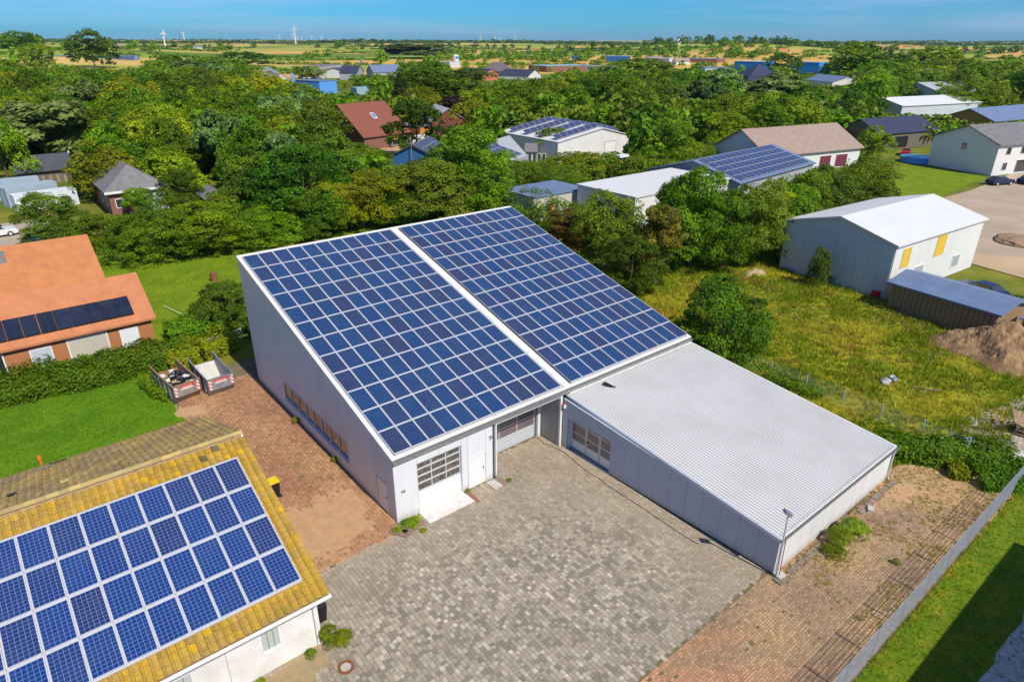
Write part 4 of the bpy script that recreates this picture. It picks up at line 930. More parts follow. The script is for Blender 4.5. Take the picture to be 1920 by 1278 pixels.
# ================================================================== VEGETATION
def leaf_quads(P,Nn,size,rs,aspect=1.0,droop=0.0):
    n=len(P); up=rs.normal(size=(n,3)); 
    if droop: up=up*0.35+np.array([0,0,-1.0])
    t=np.cross(Nn,up); t/=np.linalg.norm(t,axis=1,keepdims=True)+1e-9; b=np.cross(Nn,t); b/=np.linalg.norm(b,axis=1,keepdims=True)+1e-9
    s=(size*rs.uniform(.55,1.35,n))[:,None]; sk=rs.uniform(-.35,.35,(n,1))
    t=t*s*.5; b=b*s*.5*aspect
    V=np.stack([P-t*(.9+sk)-b*.25,P-t*.25*(1-sk)-b,P+t*(.9-sk)+b*.25*rs.uniform(.3,1,(n,1)),P+t*.1+b],1).reshape(-1,3)
    F=np.arange(4*n).reshape(-1,4); return V,F
def crown_np(kind,n,leaf,seed):
    rs=np.random.RandomState(seed); droop=0; asp=.8
    if kind=='spruce':
        z=rs.uniform(0,1,n*2)**1.25; a=rs.uniform(0,2*np.pi,n*2); lay=(z*10+ .15*np.sin(a*5))%1
        Rr=(1-z)*.5*(.62+.38*(1-lay))*(1+.13*np.sin(a*7+z*20)); r=Rr*rs.uniform(.55,1,n*2)
        P=np.stack([r*np.cos(a),r*np.sin(a),z-r*.22],1)[:n]; N_=np.stack([np.cos(a),np.sin(a),np.full(n*2,.9)],1)[:n]+rs.normal(size=(n,3))*.5
        tint=np.clip(rs.normal(.35,.22,n),0,1)
    else:
        L={'round':26,'tall':24,'weep':20,'bush':22,'wide':30}[kind]; C=[];Q=[]
        for i in range(L):
            d=rs.normal(size=3); d/=np.linalg.norm(d); d[2]=abs(d[2])*1.25-.42
            if kind=='round': c=np.array([d[0]*.28,d[1]*.28,.47+d[2]*.37]) if i%4 else np.array([math.cos(i*1.9)*.26,math.sin(i*1.9)*.26,rs.uniform(.16,.3)]); q=rs.uniform(.13,.22)
            elif kind=='wide': c=np.array([d[0]*.33,d[1]*.33,.44+d[2]*.38]) if i%4 else np.array([math.cos(i*1.9)*.30,math.sin(i*1.9)*.30,rs.uniform(.14,.28)]); q=rs.uniform(.12,.20)
            elif kind=='tall': c=np.array([d[0]*.22,d[1]*.22,rs.uniform(.25,.88)]); c[:2]*=1.25-c[2]*.9; q=rs.uniform(.09,.17)
            elif kind=='weep': c=np.array([d[0]*.28,d[1]*.28,rs.uniform(.30,.86)]); c[:2]*=1.3-c[2]*.8; q=rs.uniform(.11,.18)
            else: c=np.array([d[0]*.33,d[1]*.33,.38+d[2]*.36]); q=rs.uniform(.15,.26)
            C.append(c);Q.append(q)
        C=np.array(C);Q=np.array(Q); zs={'round':1.0,'tall':.9,'weep':1.3,'bush':1.05,'wide':.85}[kind]
        w=Q**2/np.sum(Q**2); m=int(n*2.1); S=15
        SD=rs.normal(size=(L,S,3)); SD/=np.linalg.norm(SD,axis=2,keepdims=True); SD[:,:,2]=np.abs(SD[:,:,2])*1.2-.35
        SC=C[:,None,:]+SD*(Q[:,None,None]*rs.uniform(.62,.98,(L,S,1)))*np.array([1,1,zs]); SQ=Q[:,None]*rs.uniform(.20,.42,(L,S))
        li=rs.choice(L,m,p=w); si=rs.randint(0,S,m); D=rs.normal(size=(m,3)); D/=np.linalg.norm(D,axis=1,keepdims=True)
        keep=(D[:,2]>-.45)|(rs.rand(m)<.25); li=li[keep];D=D[keep];si=si[keep]
        rr=SQ[li,si]*(.55+.55*rs.rand(len(li))**.5)
        P=SC[li,si]+D*rr[:,None]*np.array([1.15,1.15,.8]); D=D*.6+SD[li,si]*.6
        # drop leaves buried in other lobes
        dd=np.linalg.norm((P[:,None,:]-C[None])/np.array([1,1,zs]),axis=2)/Q[None]; ins=(dd<.58).any(1); P=P[~ins];D=D[~ins];li=li[~ins];si=si[~ins]
        P=P[:n];D=D[:n];li=li[:n];si=si[:n]; 
        N_=D*.8+rs.normal(size=D.shape)*.5+np.array([0,0,.25]); lt=rs.normal(.5,.16,L)
        st=rs.normal(0,.13,(L,S)); tint=np.clip(lt[li]+st[li,si]+rs.normal(0,.14,len(P)),0,1)
        if kind=='weep': droop=1; asp=2.1
        P[:,2]=np.maximum(P[:,2],.02)
    N_/=np.linalg.norm(N_,axis=1,keepdims=True)
    V,F=leaf_quads(P,N_,leaf,rs,asp,droop); return V,F,tint
KIND=dict(oak='round',dark='wide',olive='round',lime='bush',yellow='round',silver='weep',copper='tall',rowan='tall',spruce='spruce',hedge='bush')
crowns={}
def crown_mesh(sp,kind,det,var):
    key=(sp,kind,det,var)
    if key not in crowns:
        n,lf={'hi':(24000,.022),'mid':(9500,.033),'lo':(3000,.056)}[det]
        V,F,t=crown_np(kind,n,lf*(1.25 if sp=='silver' else 1),hash(sp+kind+det)%977*3+var if False else sum(map(ord,sp+kind+det))*7+var*31)
        crowns[key]=np_mesh(sp+'_crown',V,F,LEAF[sp],tint=t)
    return crowns[key]
def trunk_mesh(mat,seed):
    q=random.Random(seed); m=MB(); m.cyl((0,0,-.02),(.01,0,.32),.022,.015,8).cyl((.01,0,.32),(-.01,.01,.72),.015,.006,7)
    for i in range(7):
        a=q.uniform(0,6.28); z=q.uniform(.14,.5); L=q.uniform(.15,.3); m.cyl((0,0,z),(math.cos(a)*L,math.sin(a)*L,z+L*q.uniform(.6,1.2)),.008,.003,5)
    return m.mesh('trunk',mat)
trunks=[trunk_mesh(MAT['bark'],i) for i in range(3)]+[trunk_mesh(MAT['birchbark'],9)]
DESC=dict(oak='mid green broadleaf tree',dark='dark green spreading tree',olive='olive green tree',lime='fresh light green tree',yellow='yellow-green tree',silver='silvery wind-blown willow',copper='dark purple copper-leaved tree',rowan='tree with orange turning berries and leaves',spruce='dark pointed spruce',hedge='dense green shrub')
def plant(P,h,w,sp,label=None,group=None,det='mid',kind=None,cat='tree',name='tree',z=0,seed=None,trunk=True):
    q=random.Random(seed if seed is not None else int(P[0]*131+P[1]*17)); kind=kind or KIND[sp]
    t=empty(name,(P[0],P[1],z),q.uniform(0,6.28),label,cat,group)
    c=link('crown',crown_mesh(sp,kind,det,q.randrange(2)),t); 
    kw={'round':.84,'wide':.90,'tall':.58,'weep':.68,'bush':.96,'spruce':.92}[kind]; kh={'round':.92,'wide':.88,'tall':.94,'weep':.93,'bush':.89,'spruce':1.0}[kind]
    c.scale=(w/kw,w/kw*q.uniform(.9,1.1),h/kh)
    if trunk:
        k=link('trunk',trunks[3 if sp in('rowan','silver') else q.randrange(3)],t); k.scale=(h*.9,h*.9,h*.9)
    return t
def ztop(P,yt):
    lo,hi=0,80
    for _ in range(40):
        m=(lo+hi)/2
        if pix((P[0],P[1],m))[1]>yt: lo=m
        else: hi=m
    return lo
KEYS=[ # x, ytop, width px, species, how, value, place
 (110,366,118,'olive','yb',466,'big feathery bush left of the orange roof'),(205,402,120,'oak','yb',470,'low, between the gravel car park and orange roof'),
 (300,395,150,'hedge','yb',486,'at the left end of the back lawn'),(405,372,150,'oak','yb',474,'low, behind the back lawn, left part'),
 (500,390,140,'hedge','yb',458,'behind the middle of the back lawn'),(585,362,130,'dark','yb',446,'low and broad, behind the back lawn centre'),
 (555,268,190,'dark','h',11,'large rounded crown left of the red-roofed house'),(465,292,130,'olive','h',9,'between grey-roofed brick house and the big dark crown'),
 (695,318,130,'yellow','yb',428,'bright, behind the hall roof peak, left'),(628,335,95,'lime','yb',436,'low, left of the bright yellow-green one'),
 (800,300,165,'olive','yb',417,'round, directly behind the hall roof ridge'),(878,236,150,'oak','yb',402,'tall, in front of the blue-gabled building'),
 (925,335,100,'oak','yb',388,'behind the far corner of the hall roof'),(742,350,95,'hedge','yb',424,'low, behind the hall ridge'),
 (665,270,120,'oak','h',7,'just in front of the red-roofed house, left'),(600,285,110,'olive','h',8,'left of the red-roofed house front'),(735,310,120,'olive','h',5.5,'in front of the silver van'),
 (1037,238,72,'olive','h',6,'in front of the white hall with solar racks'),(985,300,110,'hedge','h',4,'right of the dark solar roof'),
 (1085,282,120,'yellow','h',4.2,'in the hedge below the white hall'),(1150,285,90,'olive','h',4,'in the hedge right of the white hall gable'),(1225,268,110,'hedge','h',4.3,'hedge run towards the brown-roofed house'),(1040,318,120,'hedge','h',4,'hedge below the solar racks'),
 (1290,262,90,'lime','h',4.2,'near the far hedge end'),
 (1072,398,110,'rowan','yb',485,'orange-tinted, beside the hall roof edge'),(1140,362,130,'olive','yb',505,'grey-green, right of the hall roof edge'),(1228,387,84,'rowan','yb',532,'tall and orange, in the row by the hall'),
 (1292,312,135,'oak','yb',503,'tallest of the row right of the hall'),(1350,350,110,'dark','yb',500,'dark, in the row between hall and white-blue hall'),(1405,336,120,'olive','yb',488,'in the row near the pale sand heap'),
 (1465,328,120,'oak','yb',463,'in the row just left of the white-blue hall'),(1535,312,120,'olive','yb',432,'behind the left gable corner of the white-blue hall'),(1608,293,120,'oak','yb',405,'last of the row behind the white-blue hall'),
 (1255,330,95,'oak','yb',492,'left of the tallest one in the row right of the hall'),(1435,345,95,'lime','yb',470,'low in the row right of the hall'),(1500,318,95,'oak','yb',447,'between two olive crowns at the row end'),
 (1345,508,165,'dark','yb',690,'huge round shrub against the annex roof'),(432,528,100,'olive','yb',625,'against the left wall corner of the hall'),
 (1180,440,105,'dark','yb',548,'low, in the shade behind the hall'),
 (60,205,150,'silver','h',11,'at the left picture edge'),(150,150,130,'oak','h',12,'upper left wood'),(205,160,110,'yellow','h',12,'golden crown of the upper left wood'),
 (300,160,115,'yellow','h',11,'golden crown in the wood, right of the other golden one'),(245,210,120,'olive','h',10,'below the two golden crowns'),
 (378,126,120,'silver','h',14,'leaning crown in the upper wood'),(325,120,115,'olive','h',13,'under the leaning willow'),(448,100,95,'dark','h',13,'brownish crown before the far fields'),
 (485,134,120,'yellow','h',14,'pale crown left of the light blue wall'),(550,158,120,'oak','h',12,'left of the light blue wall'),(440,205,150,'oak','h',11,'middle of the wood'),(520,215,130,'lime','h',10,'light crown left of the red roof'),
 (780,86,120,'silver','h',17,'with white flowering top'),(790,128,190,'dark','h',15,'very large crown above the brown container'),(775,185,110,'dark','h',12,'deep green, behind the brown container'),
 (848,180,60,'copper','h',9,'beside the red barn'),(905,168,85,'oak','h',9,'right of the copper tree'),(875,128,120,'olive','h',12,'in front of the terracotta gable'),(955,185,90,'lime','h',9,'right of the red barn'),
 (1075,145,100,'olive','h',12,'loose crown behind the solar racks'),(1122,150,70,'spruce','h',11,'behind the white hall'),(1190,108,140,'oak','h',14,'perfectly round crown before the blue hall'),
 (1258,128,75,'olive','h',14,'tall drooping birch right of the round crown'),(1212,160,105,'dark','h',12,'below the round crown'),(1215,218,70,'lime','h',6,'small bright one by the white hall'),
 (1308,142,95,'spruce','h',13,'broad, left of the dark pyramid roof'),(1365,205,95,'lime','h',8,'above the brown-roofed house'),(1450,143,110,'silver','h',11,'weeping, right of the grey-blue gable'),
 (1530,152,120,'oak','h',10,'before the long blue hall'),(1595,75,110,'oak','yb',148,'big one right of the long blue hall'),(1670,92,105,'dark','yb',150,'in the grove behind the pale grey halls'),(1745,84,110,'oak','yb',150,'grove edge beside the golden field'),
 (1795,148,105,'oak','yb',212,'in front of the red-and-white barn'),(1850,152,70,'lime','yb',212,'right, before the red-and-white barn'),(1460,98,65,'oak','yb',145,'round, between the two blue walls'),
 (158,58,80,'dark','D',480,'tall poplar-like crown on the horizon at left'),(22,63,70,'dark','D',620,'dark crown on the horizon at the far left'),(60,80,50,'olive','D',430,'pale crown below the far left wood'),
 (1632,232,62,'oak','yb',296,'single, on the garden lawn beside the maroon garage'),(1795,545,52,'hedge','yb',598,'round bush before the brown shed'),(1530,462,36,'olive','yb',535,'slim young tree before the blue-grey gable wall'),
 (268,352,56,'hedge','yb',408,'bush before the brick house'),(345,318,80,'dark','yb',395,'right of the brick house'),(1700,210,90,'dark','yb',235,'by the dark barn roof'),(1475,222,60,'oak','h',6,'left of the brown roof'),
]
used_px=[]
for (x,yt,w,sp,how,val,place) in KEYS:
    if how=='yb': P=at(x,val); h=ztop(P,yt); z=0
    elif how=='h': P=at(x,yt,val); h=val; z=0
    else: P=at_depth(x,yt,val); z=terrain(P.x,P.y); h=P.z-z
    if z==0: z=terrain(P.x,P.y) if math.hypot(P.x-CX,P.y-CY)>430 else 0
    D=pix((P.x,P.y,h/2))[2]; wm=w/FPX*D*1.08
    shrub=h<6.3 and sp in('hedge','lime')
    plant(P,h,wm,sp,('%s, %s'%(DESC[sp],place)),None,'hi' if D<115 else ('mid' if D<330 else 'lo'),cat='shrub' if shrub else 'tree',name='shrub' if shrub else 'tree',z=z)
# ---- filler woodland
WIN=[ # px window that must stay clear (x0,y0,x1,y1, roof height)
 (645,192,742,262,6),(748,232,812,268,3),(722,256,760,276,1),(752,273,826,305,4),(822,204,838,230,5),(928,256,998,298,4),(965,222,1172,272,5),(48,107,250,130,7),
 (564,150,615,172,5),(508,132,640,150,3),(640,118,740,138,6),(482,125,518,140,6),(862,118,1012,144,6),(985,113,1090,129,5),(1100,107,1180,127,5),(1212,104,1262,122,5),(1240,98,1345,112,5),(1318,114,1362,126,5),
 (1385,112,1438,120,6),(1494,112,1546,132,6),(1404,118,1438,138,8),(1392,140,1424,164,5),(1484,146,1500,162,5),(1536,135,1598,152,5),(1680,128,1895,205,5),
 (1400,228,1600,300,5),(1600,215,1920,640,0),(20,290,122,336,2),(0,338,130,420,1),(175,292,330,410,3),(0,425,45,470,0),(372,350,398,375,2),(1820,190,1920,215,6),(840,104,858,125,6),(888,148,908,160,4),(1450,82,1480,112,3),(663,163,684,172,3)]
WIN=[(x0,y0,x1,y1,pix(at((x0+x1)/2,y1,min(z_,2.5)))[2]*1.10+8) for x0,y0,x1,y1,z_ in WIN]
groups=[('oak','broadleaf trees of the wood'),('dark','dark trees of the wood'),('olive','olive green trees of the wood'),('lime','light green trees of the wood'),('yellow','yellowish trees of the wood'),('silver','silvery willows of the wood'),('spruce','spruces of the wood')]
qf=random.Random(21); fill=[]; 
D=96.0
while D<470:
    sp_=6.3+ (D-90)*0.021; x=-60+qf.random()*20
    wpx=sp_/D*FPX
    while x<1990:
        xx=x+qf.uniform(-.3,.3)*wpx; P=None
        # ground point at this depth along this column
        d=ray(xx,100); hd=Vector((d.x,d.y,0)); L=D/(Vector((_f.x,_f.y,0)).dot(hd)/1.0)*1.0
        P=Vector((CX,CY,0))+hd*(L*math.cos(PITCH)); 
        h=qf.uniform(7.5,12.2) if D<200 else qf.uniform(9,15); w=sp_*qf.uniform(1.15,1.75)
        bx,by,_z=pix((P.x,P.y,0)); h0=h
        for kh in (1,.72,.5,.36):
            h=h0*kh; tx,ty,tz=pix((P.x,P.y,h)); hw=w/2/tz*FPX; ok=True
            for (x0,y0,x1,y1,dd) in WIN:
                if tx+hw*.8>x0 and tx-hw*.8<x1 and ty<y1 and by>y0 and tz<dd: ok=False;break
            if ok: break
        if kh<.8: w=min(w,h*1.7); hw=w/2/tz*FPX
        if xx<620 and by>440: ok=False
        if 600<xx and by>412 : ok=False
        if ty<88 and xx>380 and qf.random()<.75: ok=False
        if xx>940 and by>315+ (0 if xx<1270 else -45): ok=False
        if ok:
            s=qf.choices(['oak','dark','olive','lime','yellow','silver','spruce'],[33,18,17,17,7,4,4])[0]
            fill.append((P.x,P.y,h,w,s,tz,hw))
        x+=wpx
    D+=sp_*(.80 if D<200 else 1.0)
LM=[(690,230,'red-roofed house'),(780,250,'brown container'),(788,290,'blue-gabled building'),(960,280,'solar-roofed shed'),(1070,250,'white hall with solar racks'),(150,118,'long solar barn'),(590,165,'light blue hall wall'),(600,140,'distant car yard'),(690,130,'slate-blue halls'),(890,130,'terracotta gable'),(960,130,'navy roof'),(1045,120,'turquoise roof'),(1155,115,'dark blue hall'),(1235,112,'whitish works'),(1300,105,'blue solar works'),(1420,128,'pyramid roof'),(1520,122,'vivid blue wall'),(1565,145,'terrace house'),(1750,160,'pale metal hall'),(1840,145,'red and white barn'),(1540,245,'brown-roofed house'),(70,310,'timber shed'),(250,340,'brick house'),(60,370,'shipping containers'),(320,230,'golden maples'),(430,200,'middle of the wood'),(60,180,'left picture edge'),(180,230,'upper left wood'),(1300,200,'broad spruce'),(1190,180,'round green crown'),(480,330,'back lawn hedge'),(700,380,'hall ridge'),(1860,240,'white house')]
def where(x,y,h,D):
    px,py,_=pix((x,y,h)); l=min(LM,key=lambda q:(q[0]-px)**2+((q[1]-py)*1.6)**2); dx,dy=px-l[0],(py-l[1])*1.6
    rel=('left of' if dx<0 else 'right of') if abs(dx)>abs(dy) else ('above and behind' if dy<0 else 'below and in front of')
    far_='close to' if math.hypot(dx,dy)<35 else ''
    sz='low ' if h<8.5 else ('tall ' if h>12.5 else '')
    return sz,'%s the %s'%((far_+', '+rel) if far_ else rel,l[2])
fill.sort(key=lambda t:-t[6]*t[2])
nb=205
print('fill trees',len(fill))
for (x,y,h,w,s,tz,hw) in fill[:nb]:
    sz,wh=where(x,y,h,tz)
    plant((x,y),h,w,s,'%s%s, %s'%(sz,DESC[s].replace('broadleaf ','').replace('spreading ','').replace('wind-blown ',''),wh),dict(groups)[s],'mid' if tz<260 else 'lo',z=terrain(x,y) if tz>400 else 0)
# the rest, and all hedgerow trees of the far fields, merge into far woodland masses
def merged(name,items,mat,label,n,leaf):
    VV=[];FF=[];TT=[];b=0
    base={}
    for k in ('round','wide','bush'):
        for v in range(3): base[(k,v)]=crown_np(k,n,leaf,500+v*7+len(k))
    q=random.Random(len(items))
    for (x,y,z,h,w,k) in items:
        V,F,t=base[(k,q.randrange(3))]; a=q.uniform(0,6.28); c,s=math.cos(a),math.sin(a)
        W=V*np.array([w,w,h*1.03]); U=np.stack([W[:,0]*c-W[:,1]*s+x,W[:,0]*s+W[:,1]*c+y,W[:,2]+z],1)
        VV.append(U);FF.append(F+b);TT.append(np.clip(t+q.uniform(-.25,.25),0,1)); b+=len(V)
    if not VV: return
    o=link(name,np_mesh(name,np.concatenate(VV),np.concatenate(FF),mat,tint=np.concatenate(TT))); tag(o,label,'woodland',kind='stuff'); return o
rest={}
for (x,y,h,w,s,tz,hw) in fill[nb:]:
    rest.setdefault('dark' if s in('dark','spruce','oak') else 'olive',[]).append((x,y,terrain(x,y) if tz>400 else 0,h,w,qf.choice(['round','wide','bush'])))
merged('woodland',rest.get('dark',[]),LEAF['oak'],'mixed green woodland canopy in the middle distance',250,.15)
merged('woodland',rest.get('olive',[]),LEAF['olive'],'olive green woodland canopy in the middle distance',250,.15)
far=[];far2=[];qh=random.Random(33)
def polar(xp,D):
    d=ray(xp,77); hd=Vector((d.x,d.y,0)); return Vector((CX,CY,0))+hd*(D/FPX)*1.0
for D in [480,560,650,760,880,1010,1180,1400,1700,2100,2600,3300,4200,5500]:
    x=-100
    while x<2020:
        seg=qh.uniform(60,420); gap=qh.uniform(30,220) if D<2500 else qh.uniform(0,25); D1=D*qh.uniform(.93,1.07)
        xe=x+seg; dl=qh.uniform(-.1,.1)
        while x<xe:
            DD=D1*(1+dl*(x-xe+seg)/seg); big=qh.random()<.13
            h=qh.uniform(9,14) if big else qh.uniform(2.6,4.4)
            if D>2500: h=qh.uniform(12,18)
            w=h*qh.uniform(1.1,1.5) if big else qh.uniform(7,13)
            if D>2500: w=qh.uniform(25,50)
            P=polar(x,DD)
            blocked=False
            for (x0,y0,x1,y1,dd) in WIN:
                if x0-6<x<x1+6 and D<dd*1.1 and y0<120: blocked=True
            if not blocked: (far if D<1100 else far2).append((P.x,P.y,terrain(P.x,P.y)-.4,h,w,'round' if big else 'wide'))
            x+=w/DD*FPX*qh.uniform(.55,1.0)
        x+=gap
# wooded rises on the horizon at left and isolated oaks on the right ridge
for i in range(120):
    x=qh.uniform(-60,70); P=polar(x,qh.uniform(900,1250)); far2.append((P.x,P.y,terrain(P.x,P.y)-.5,qh.uniform(10,16),qh.uniform(10,16),'wide'))
for x in (1235,1250,1325,1353,1400,1412,1425,1470,1480,1490,1505,1515,1530,1545,1555,1670,1680,1745,1900,1880,1865,1130,1145,1205,1060,1110):
    P=polar(x,qh.uniform(1050,1350)); far2.append((P.x,P.y,terrain(P.x,P.y)-.5,qh.uniform(11,16),qh.uniform(14,22),'round'))
for D in (735,790,860,950,1060):
    x=820
    while x<1480:
        D1=D*qh.uniform(.97,1.03); P=polar(x,D1); big=qh.random()<.45; h=qh.uniform(8,13) if big else qh.uniform(4,7); w=h*qh.uniform(1.0,1.4)
        far.append((P.x,P.y,terrain(P.x,P.y)-.4,h,w,'round' if big else 'wide')); x+=w/D1*FPX*qh.choice([.7,.9,1.2,2.5])
for D in (500,560,610):
    x=870
    while x<1460:
        P=polar(x,D); h=qh.uniform(4,6.5); w=h*qh.uniform(1.1,1.6); far.append((P.x,P.y,terrain(P.x,P.y)-.4,h,w,'round')); x+=w/D*FPX*qh.choice([.7,.9,1.6,3])
for x in list(range(1232,1570,11)):
    if qh.random()<.75:
        P=polar(x+qh.uniform(-5,5),qh.uniform(1250,1420)); h=qh.uniform(12,19); far2.append((P.x,P.y,terrain(P.x,P.y)-.5,h,h*qh.uniform(1.0,1.4),'round'))
print('far',len(far),len(far2))
merged('hedgerows',far,LEAF['oak'],'tree-lined hedgerows between the far fields',170,.19)
merged('far_woods',far2,LEAF['dark'],'distant dark woods and hedgerows on the horizon',66,.30)

# ---- hedges
def hedge_np(path,wid,hgt,n,leaf,seed,bumps=.5):
    rs=np.random.RandomState(seed); P0=[Vector((*p,0)) for p in path]; segs=[(a,b,(b-a).length) for a,b in zip(P0[:-1],P0[1:])]; T=sum(s[2] for s in segs)
    out=[];nr=[]
    for _ in range(n):
        t=rs.rand()*T
        for a,b,L in segs:
            if t<=L: break
            t-=L
        d=(b-a)/L; side=Vector((-d.y,d.x,0)); th=rs.uniform(-.15,math.pi+.15); r=.84+.22*rs.rand()**.7
        c=a+d*t; nz=mnoise.noise(Vector((c.x*.45,c.y*.45,th*1.2+seed)))*bumps+mnoise.noise(Vector((c.x*1.5,c.y*1.5,th*3)))*.28
        q=(1+nz)*r; cx=math.cos(th); sx=max(0,math.sin(th)); ex=.55
        o=side*(wid/2*math.copysign(abs(cx)**ex,cx)*q); z=hgt*(sx**.6)*q*.98 
        if rs.rand()<.33: z*=rs.rand()
        out.append(c+o+Vector((0,0,z))+Vector(rs.normal(size=3)*.06)); nr.append(side*cx+Vector((0,0,sx+.25)))
    P=np.array([tuple(v) for v in out]); N_=np.array([tuple(v) for v in nr])*.8+rs.normal(size=P.shape)*.5; N_/=np.linalg.norm(N_,axis=1,keepdims=True); P[:,2]=np.maximum(P[:,2],.03)
    V,F=leaf_quads(P,N_,leaf,rs,.85); return V,F,np.clip(rs.normal(.5,.22,len(P)),0,1)
def hedge(path,wid,hgt,n,leaf,seed,label,sp='hedge',cat='hedge',group=None,bumps=.5):
    V,F,t=hedge_np(path,wid,hgt,n,leaf,seed,bumps); o=link('hedge',np_mesh('hedge',V,F,LEAF[sp],tint=t)); tag(o,label,cat,group); return o
hedge([(-17,28.0),(-12,28.0),(-8,27.6),(-5,27.4),(-2.6,27.3)],2.9,1.7,30000,.17,1,'long clipped hedge between the small lawn and the orange house')
hedge([(-4.6,26.6),(-2.5,26.6),(0.3,27.6)],2.6,1.4,9000,.17,2,'bushy hedge end behind the two skips','lime')
hedge([(-3.5,30.4),(-.5,30.3),(2.2,31.0)],3.0,1.9,12000,.18,3,'rambling shrubs between back lawn and skips, by the field gate')
hedge([(2.0,29),(6,29.5),(12,27)],2.6,1.6,5000,.2,4,'shaded shrubs behind the hall back wall','dark')
hedge([(-2,63.5),(6,62.5),(16,61.5),(26,57.5),(40,53)],4.2,3.0,30000,.26,5,'long mixed hedge along the far side of the back lawn',bumps=.7)
hedge([(-6.5,24.5),(-6.2,22),(-5.7,20.8)],1.0,.75,2600,.14,6,'ivy growing over the grass beside the rusty skip')
hedge([(41,50),(47,40),(47,30),(44,22),(46,18)],5,3.2,22000,.26,7,'dense shrubs under the row of trees right of the hall','dark',bumps=.7)
hedge([(44,19.5),(52,15),(58,12)],3.0,1.6,9000,.22,8,'dark undergrowth left of the blue-grey gable wall','hedge')
hedge([(60,62),(78,60),(96,57),(112,56)],7,3.0,26000,.32,9,'broad shrub belt in front of the white hall with solar racks','lime',bumps=.7)
hedge([(46,57),(60,64)],6,3.2,12000,.3,10,'shrub belt in front of the dark solar roof','olive',bumps=.7)
hedge([(70,19),(92,22),(108,24)],5,4.5,18000,.3,11,'tall hedge behind the white-blue hall','oak',bumps=.5)
hedge([(112,60),(140,56),(165,50)],7,3.5,12000,.45,12,'far shrub belt behind the brown roof','lime')
# bramble thicket at the annex corner
hedge([(26.5,-12.4),(27.5,-14.0),(29.5,-16.2),(30.5,-18.2)],2.2,.95,14000,.15,13,'dark green bramble thicket beyond the annex corner','hedge','brambles')
hedge([(25.6,-11.0),(26.9,-12.6)],1.2,.6,3500,.13,14,'low yellowish brambles along the annex back edge','lime','brambles')
hedge([(27.2,-17.2),(28.6,-18.6),(31,-19.6)],1.8,.8,8000,.14,15,'brambles climbing through the end of the mesh fence','hedge','brambles')
hedge([(26.9,-15.9),(27.4,-16.6)],1.4,.55,2500,.16,16,'dry brown grass clump in front of the brambles','yellow','grass clump')
hedge([(29.1,-3.2),(29.4,-7.2)],1.0,.8,3000,.12,17,'leafy weeds along the old wire fence','hedge','weeds')
hedge([(56.5,-8),(58.5,-13)],2.4,1.6,5000,.2,18,'dark shrubs behind the soil heap','dark','shrub')
hedge([(53,5),(55.5,1)],1.2,1.1,1600,.16,19,'weedy bushes at the foot of the blue-grey gable','dark','weeds')
# small plants by name
def small(P,h,w,sp,label,cat='plant',n='plant',group=None): plant(P,h,w,sp,label,group,'mid','bush',cat,n,trunk=False)
small((-5.85,-4.75),1.1,.9,'lime','leggy green self-sown shrub at the white house corner'); small((-5.35,-4.95),.7,.8,'lime','low leafy shoot right of the house corner shrub')
small((-6.7,-4.75),.35,.5,'hedge','small weed at the foot of the white house wall'); small((-8.7,-4.75),.25,.45,'lime','small weed below the house window')
small((16.2,-14.9),.85,1.5,'lime','yellow-green shrub sprawling beside the annex kerb, nearer half','shrub','shrub'); small((17.4,-15.0),.9,1.5,'lime','yellow-green shrub sprawling beside the annex kerb, farther half','shrub','shrub'); small((15.3,-15.2),.5,1.1,'olive','low weeds spreading from the annex kerb shrub')
small((.35,-.5),.42,.8,'lime','bright tuft of weeds in the corner curb'); small((.85,-.42),.3,.6,'lime','second tuft of weeds in the corner curb, by the garage apron'); small((-.30,-.45),.22,.55,'lime','flat weeds left of the corner curb'); small((.75,-1.25),.15,.4,'yellow','tiny weeds outside the corner curb')
small((4.35,-.08),.2,.3,'yellow','yellow weed at the top of the brick strip'); small((6.75,-.75),.18,.3,'lime','little weed beside the worn slab'); small((-.12,7.1),.4,.35,'yellow','yellow weed against the hall wall below the windows'); small((-.2,12.6),.5,.5,'yellow','dry weed at the wall foot near the last window')
small((23.8,-13.4),.6,.8,'lime','weeds at the far downpipe of the annex'); small((17.0,-17.3),.35,.35,'lime','lone seedling in the brown paving')
# ---- weeds in the joints and grass
def tufts(name,pts,h,mat,label,blades=5,wd=.03,seed=0,lean=.5,cat='grass'):
    rs=np.random.RandomState(seed); pts=np.asarray(pts,float); n=len(pts)
    P=np.repeat(pts,blades,0); m=len(P); P[:,0]+=rs.normal(0,h*.35,m); P[:,1]+=rs.normal(0,h*.35,m)
    a=rs.uniform(0,6.28,m); hh=h*rs.uniform(.5,1.3,m)*(P[:,3] if P.shape[1]>3 else 1); w=wd*rs.uniform(.6,1.4,m)
    dx=np.cos(a)*w;dy=np.sin(a)*w; lx=rs.normal(0,lean,m)*hh; ly=rs.normal(0,lean,m)*hh; z=P[:,2]
    V=np.stack([np.stack([P[:,0]-dx,P[:,1]-dy,z],1),np.stack([P[:,0]+dx,P[:,1]+dy,z],1),np.stack([P[:,0]+lx,P[:,1]+ly,z+hh],1)],1).reshape(-1,3)
    t=np.clip(np.repeat(rs.normal(.5,.25,n),blades)+rs.normal(0,.12,m),0,1)
    o=link(name,np_mesh(name,V,np.arange(3*m).reshape(-1,3),mat,tint=t)); return tag(o,label,cat,kind='stuff')
GM_MEAD=leafmat('meadow_blades',(0.200,0.220,0.010),(0.640,0.520,0.050),.4); GM_GREEN=leafmat('green_blades',(0.100,0.190,0.004),(0.320,0.420,0.012),.4); GM_LAWN=leafmat('lawn_blades',(0.055,0.140,0.003),(0.150,0.290,0.008),.35)
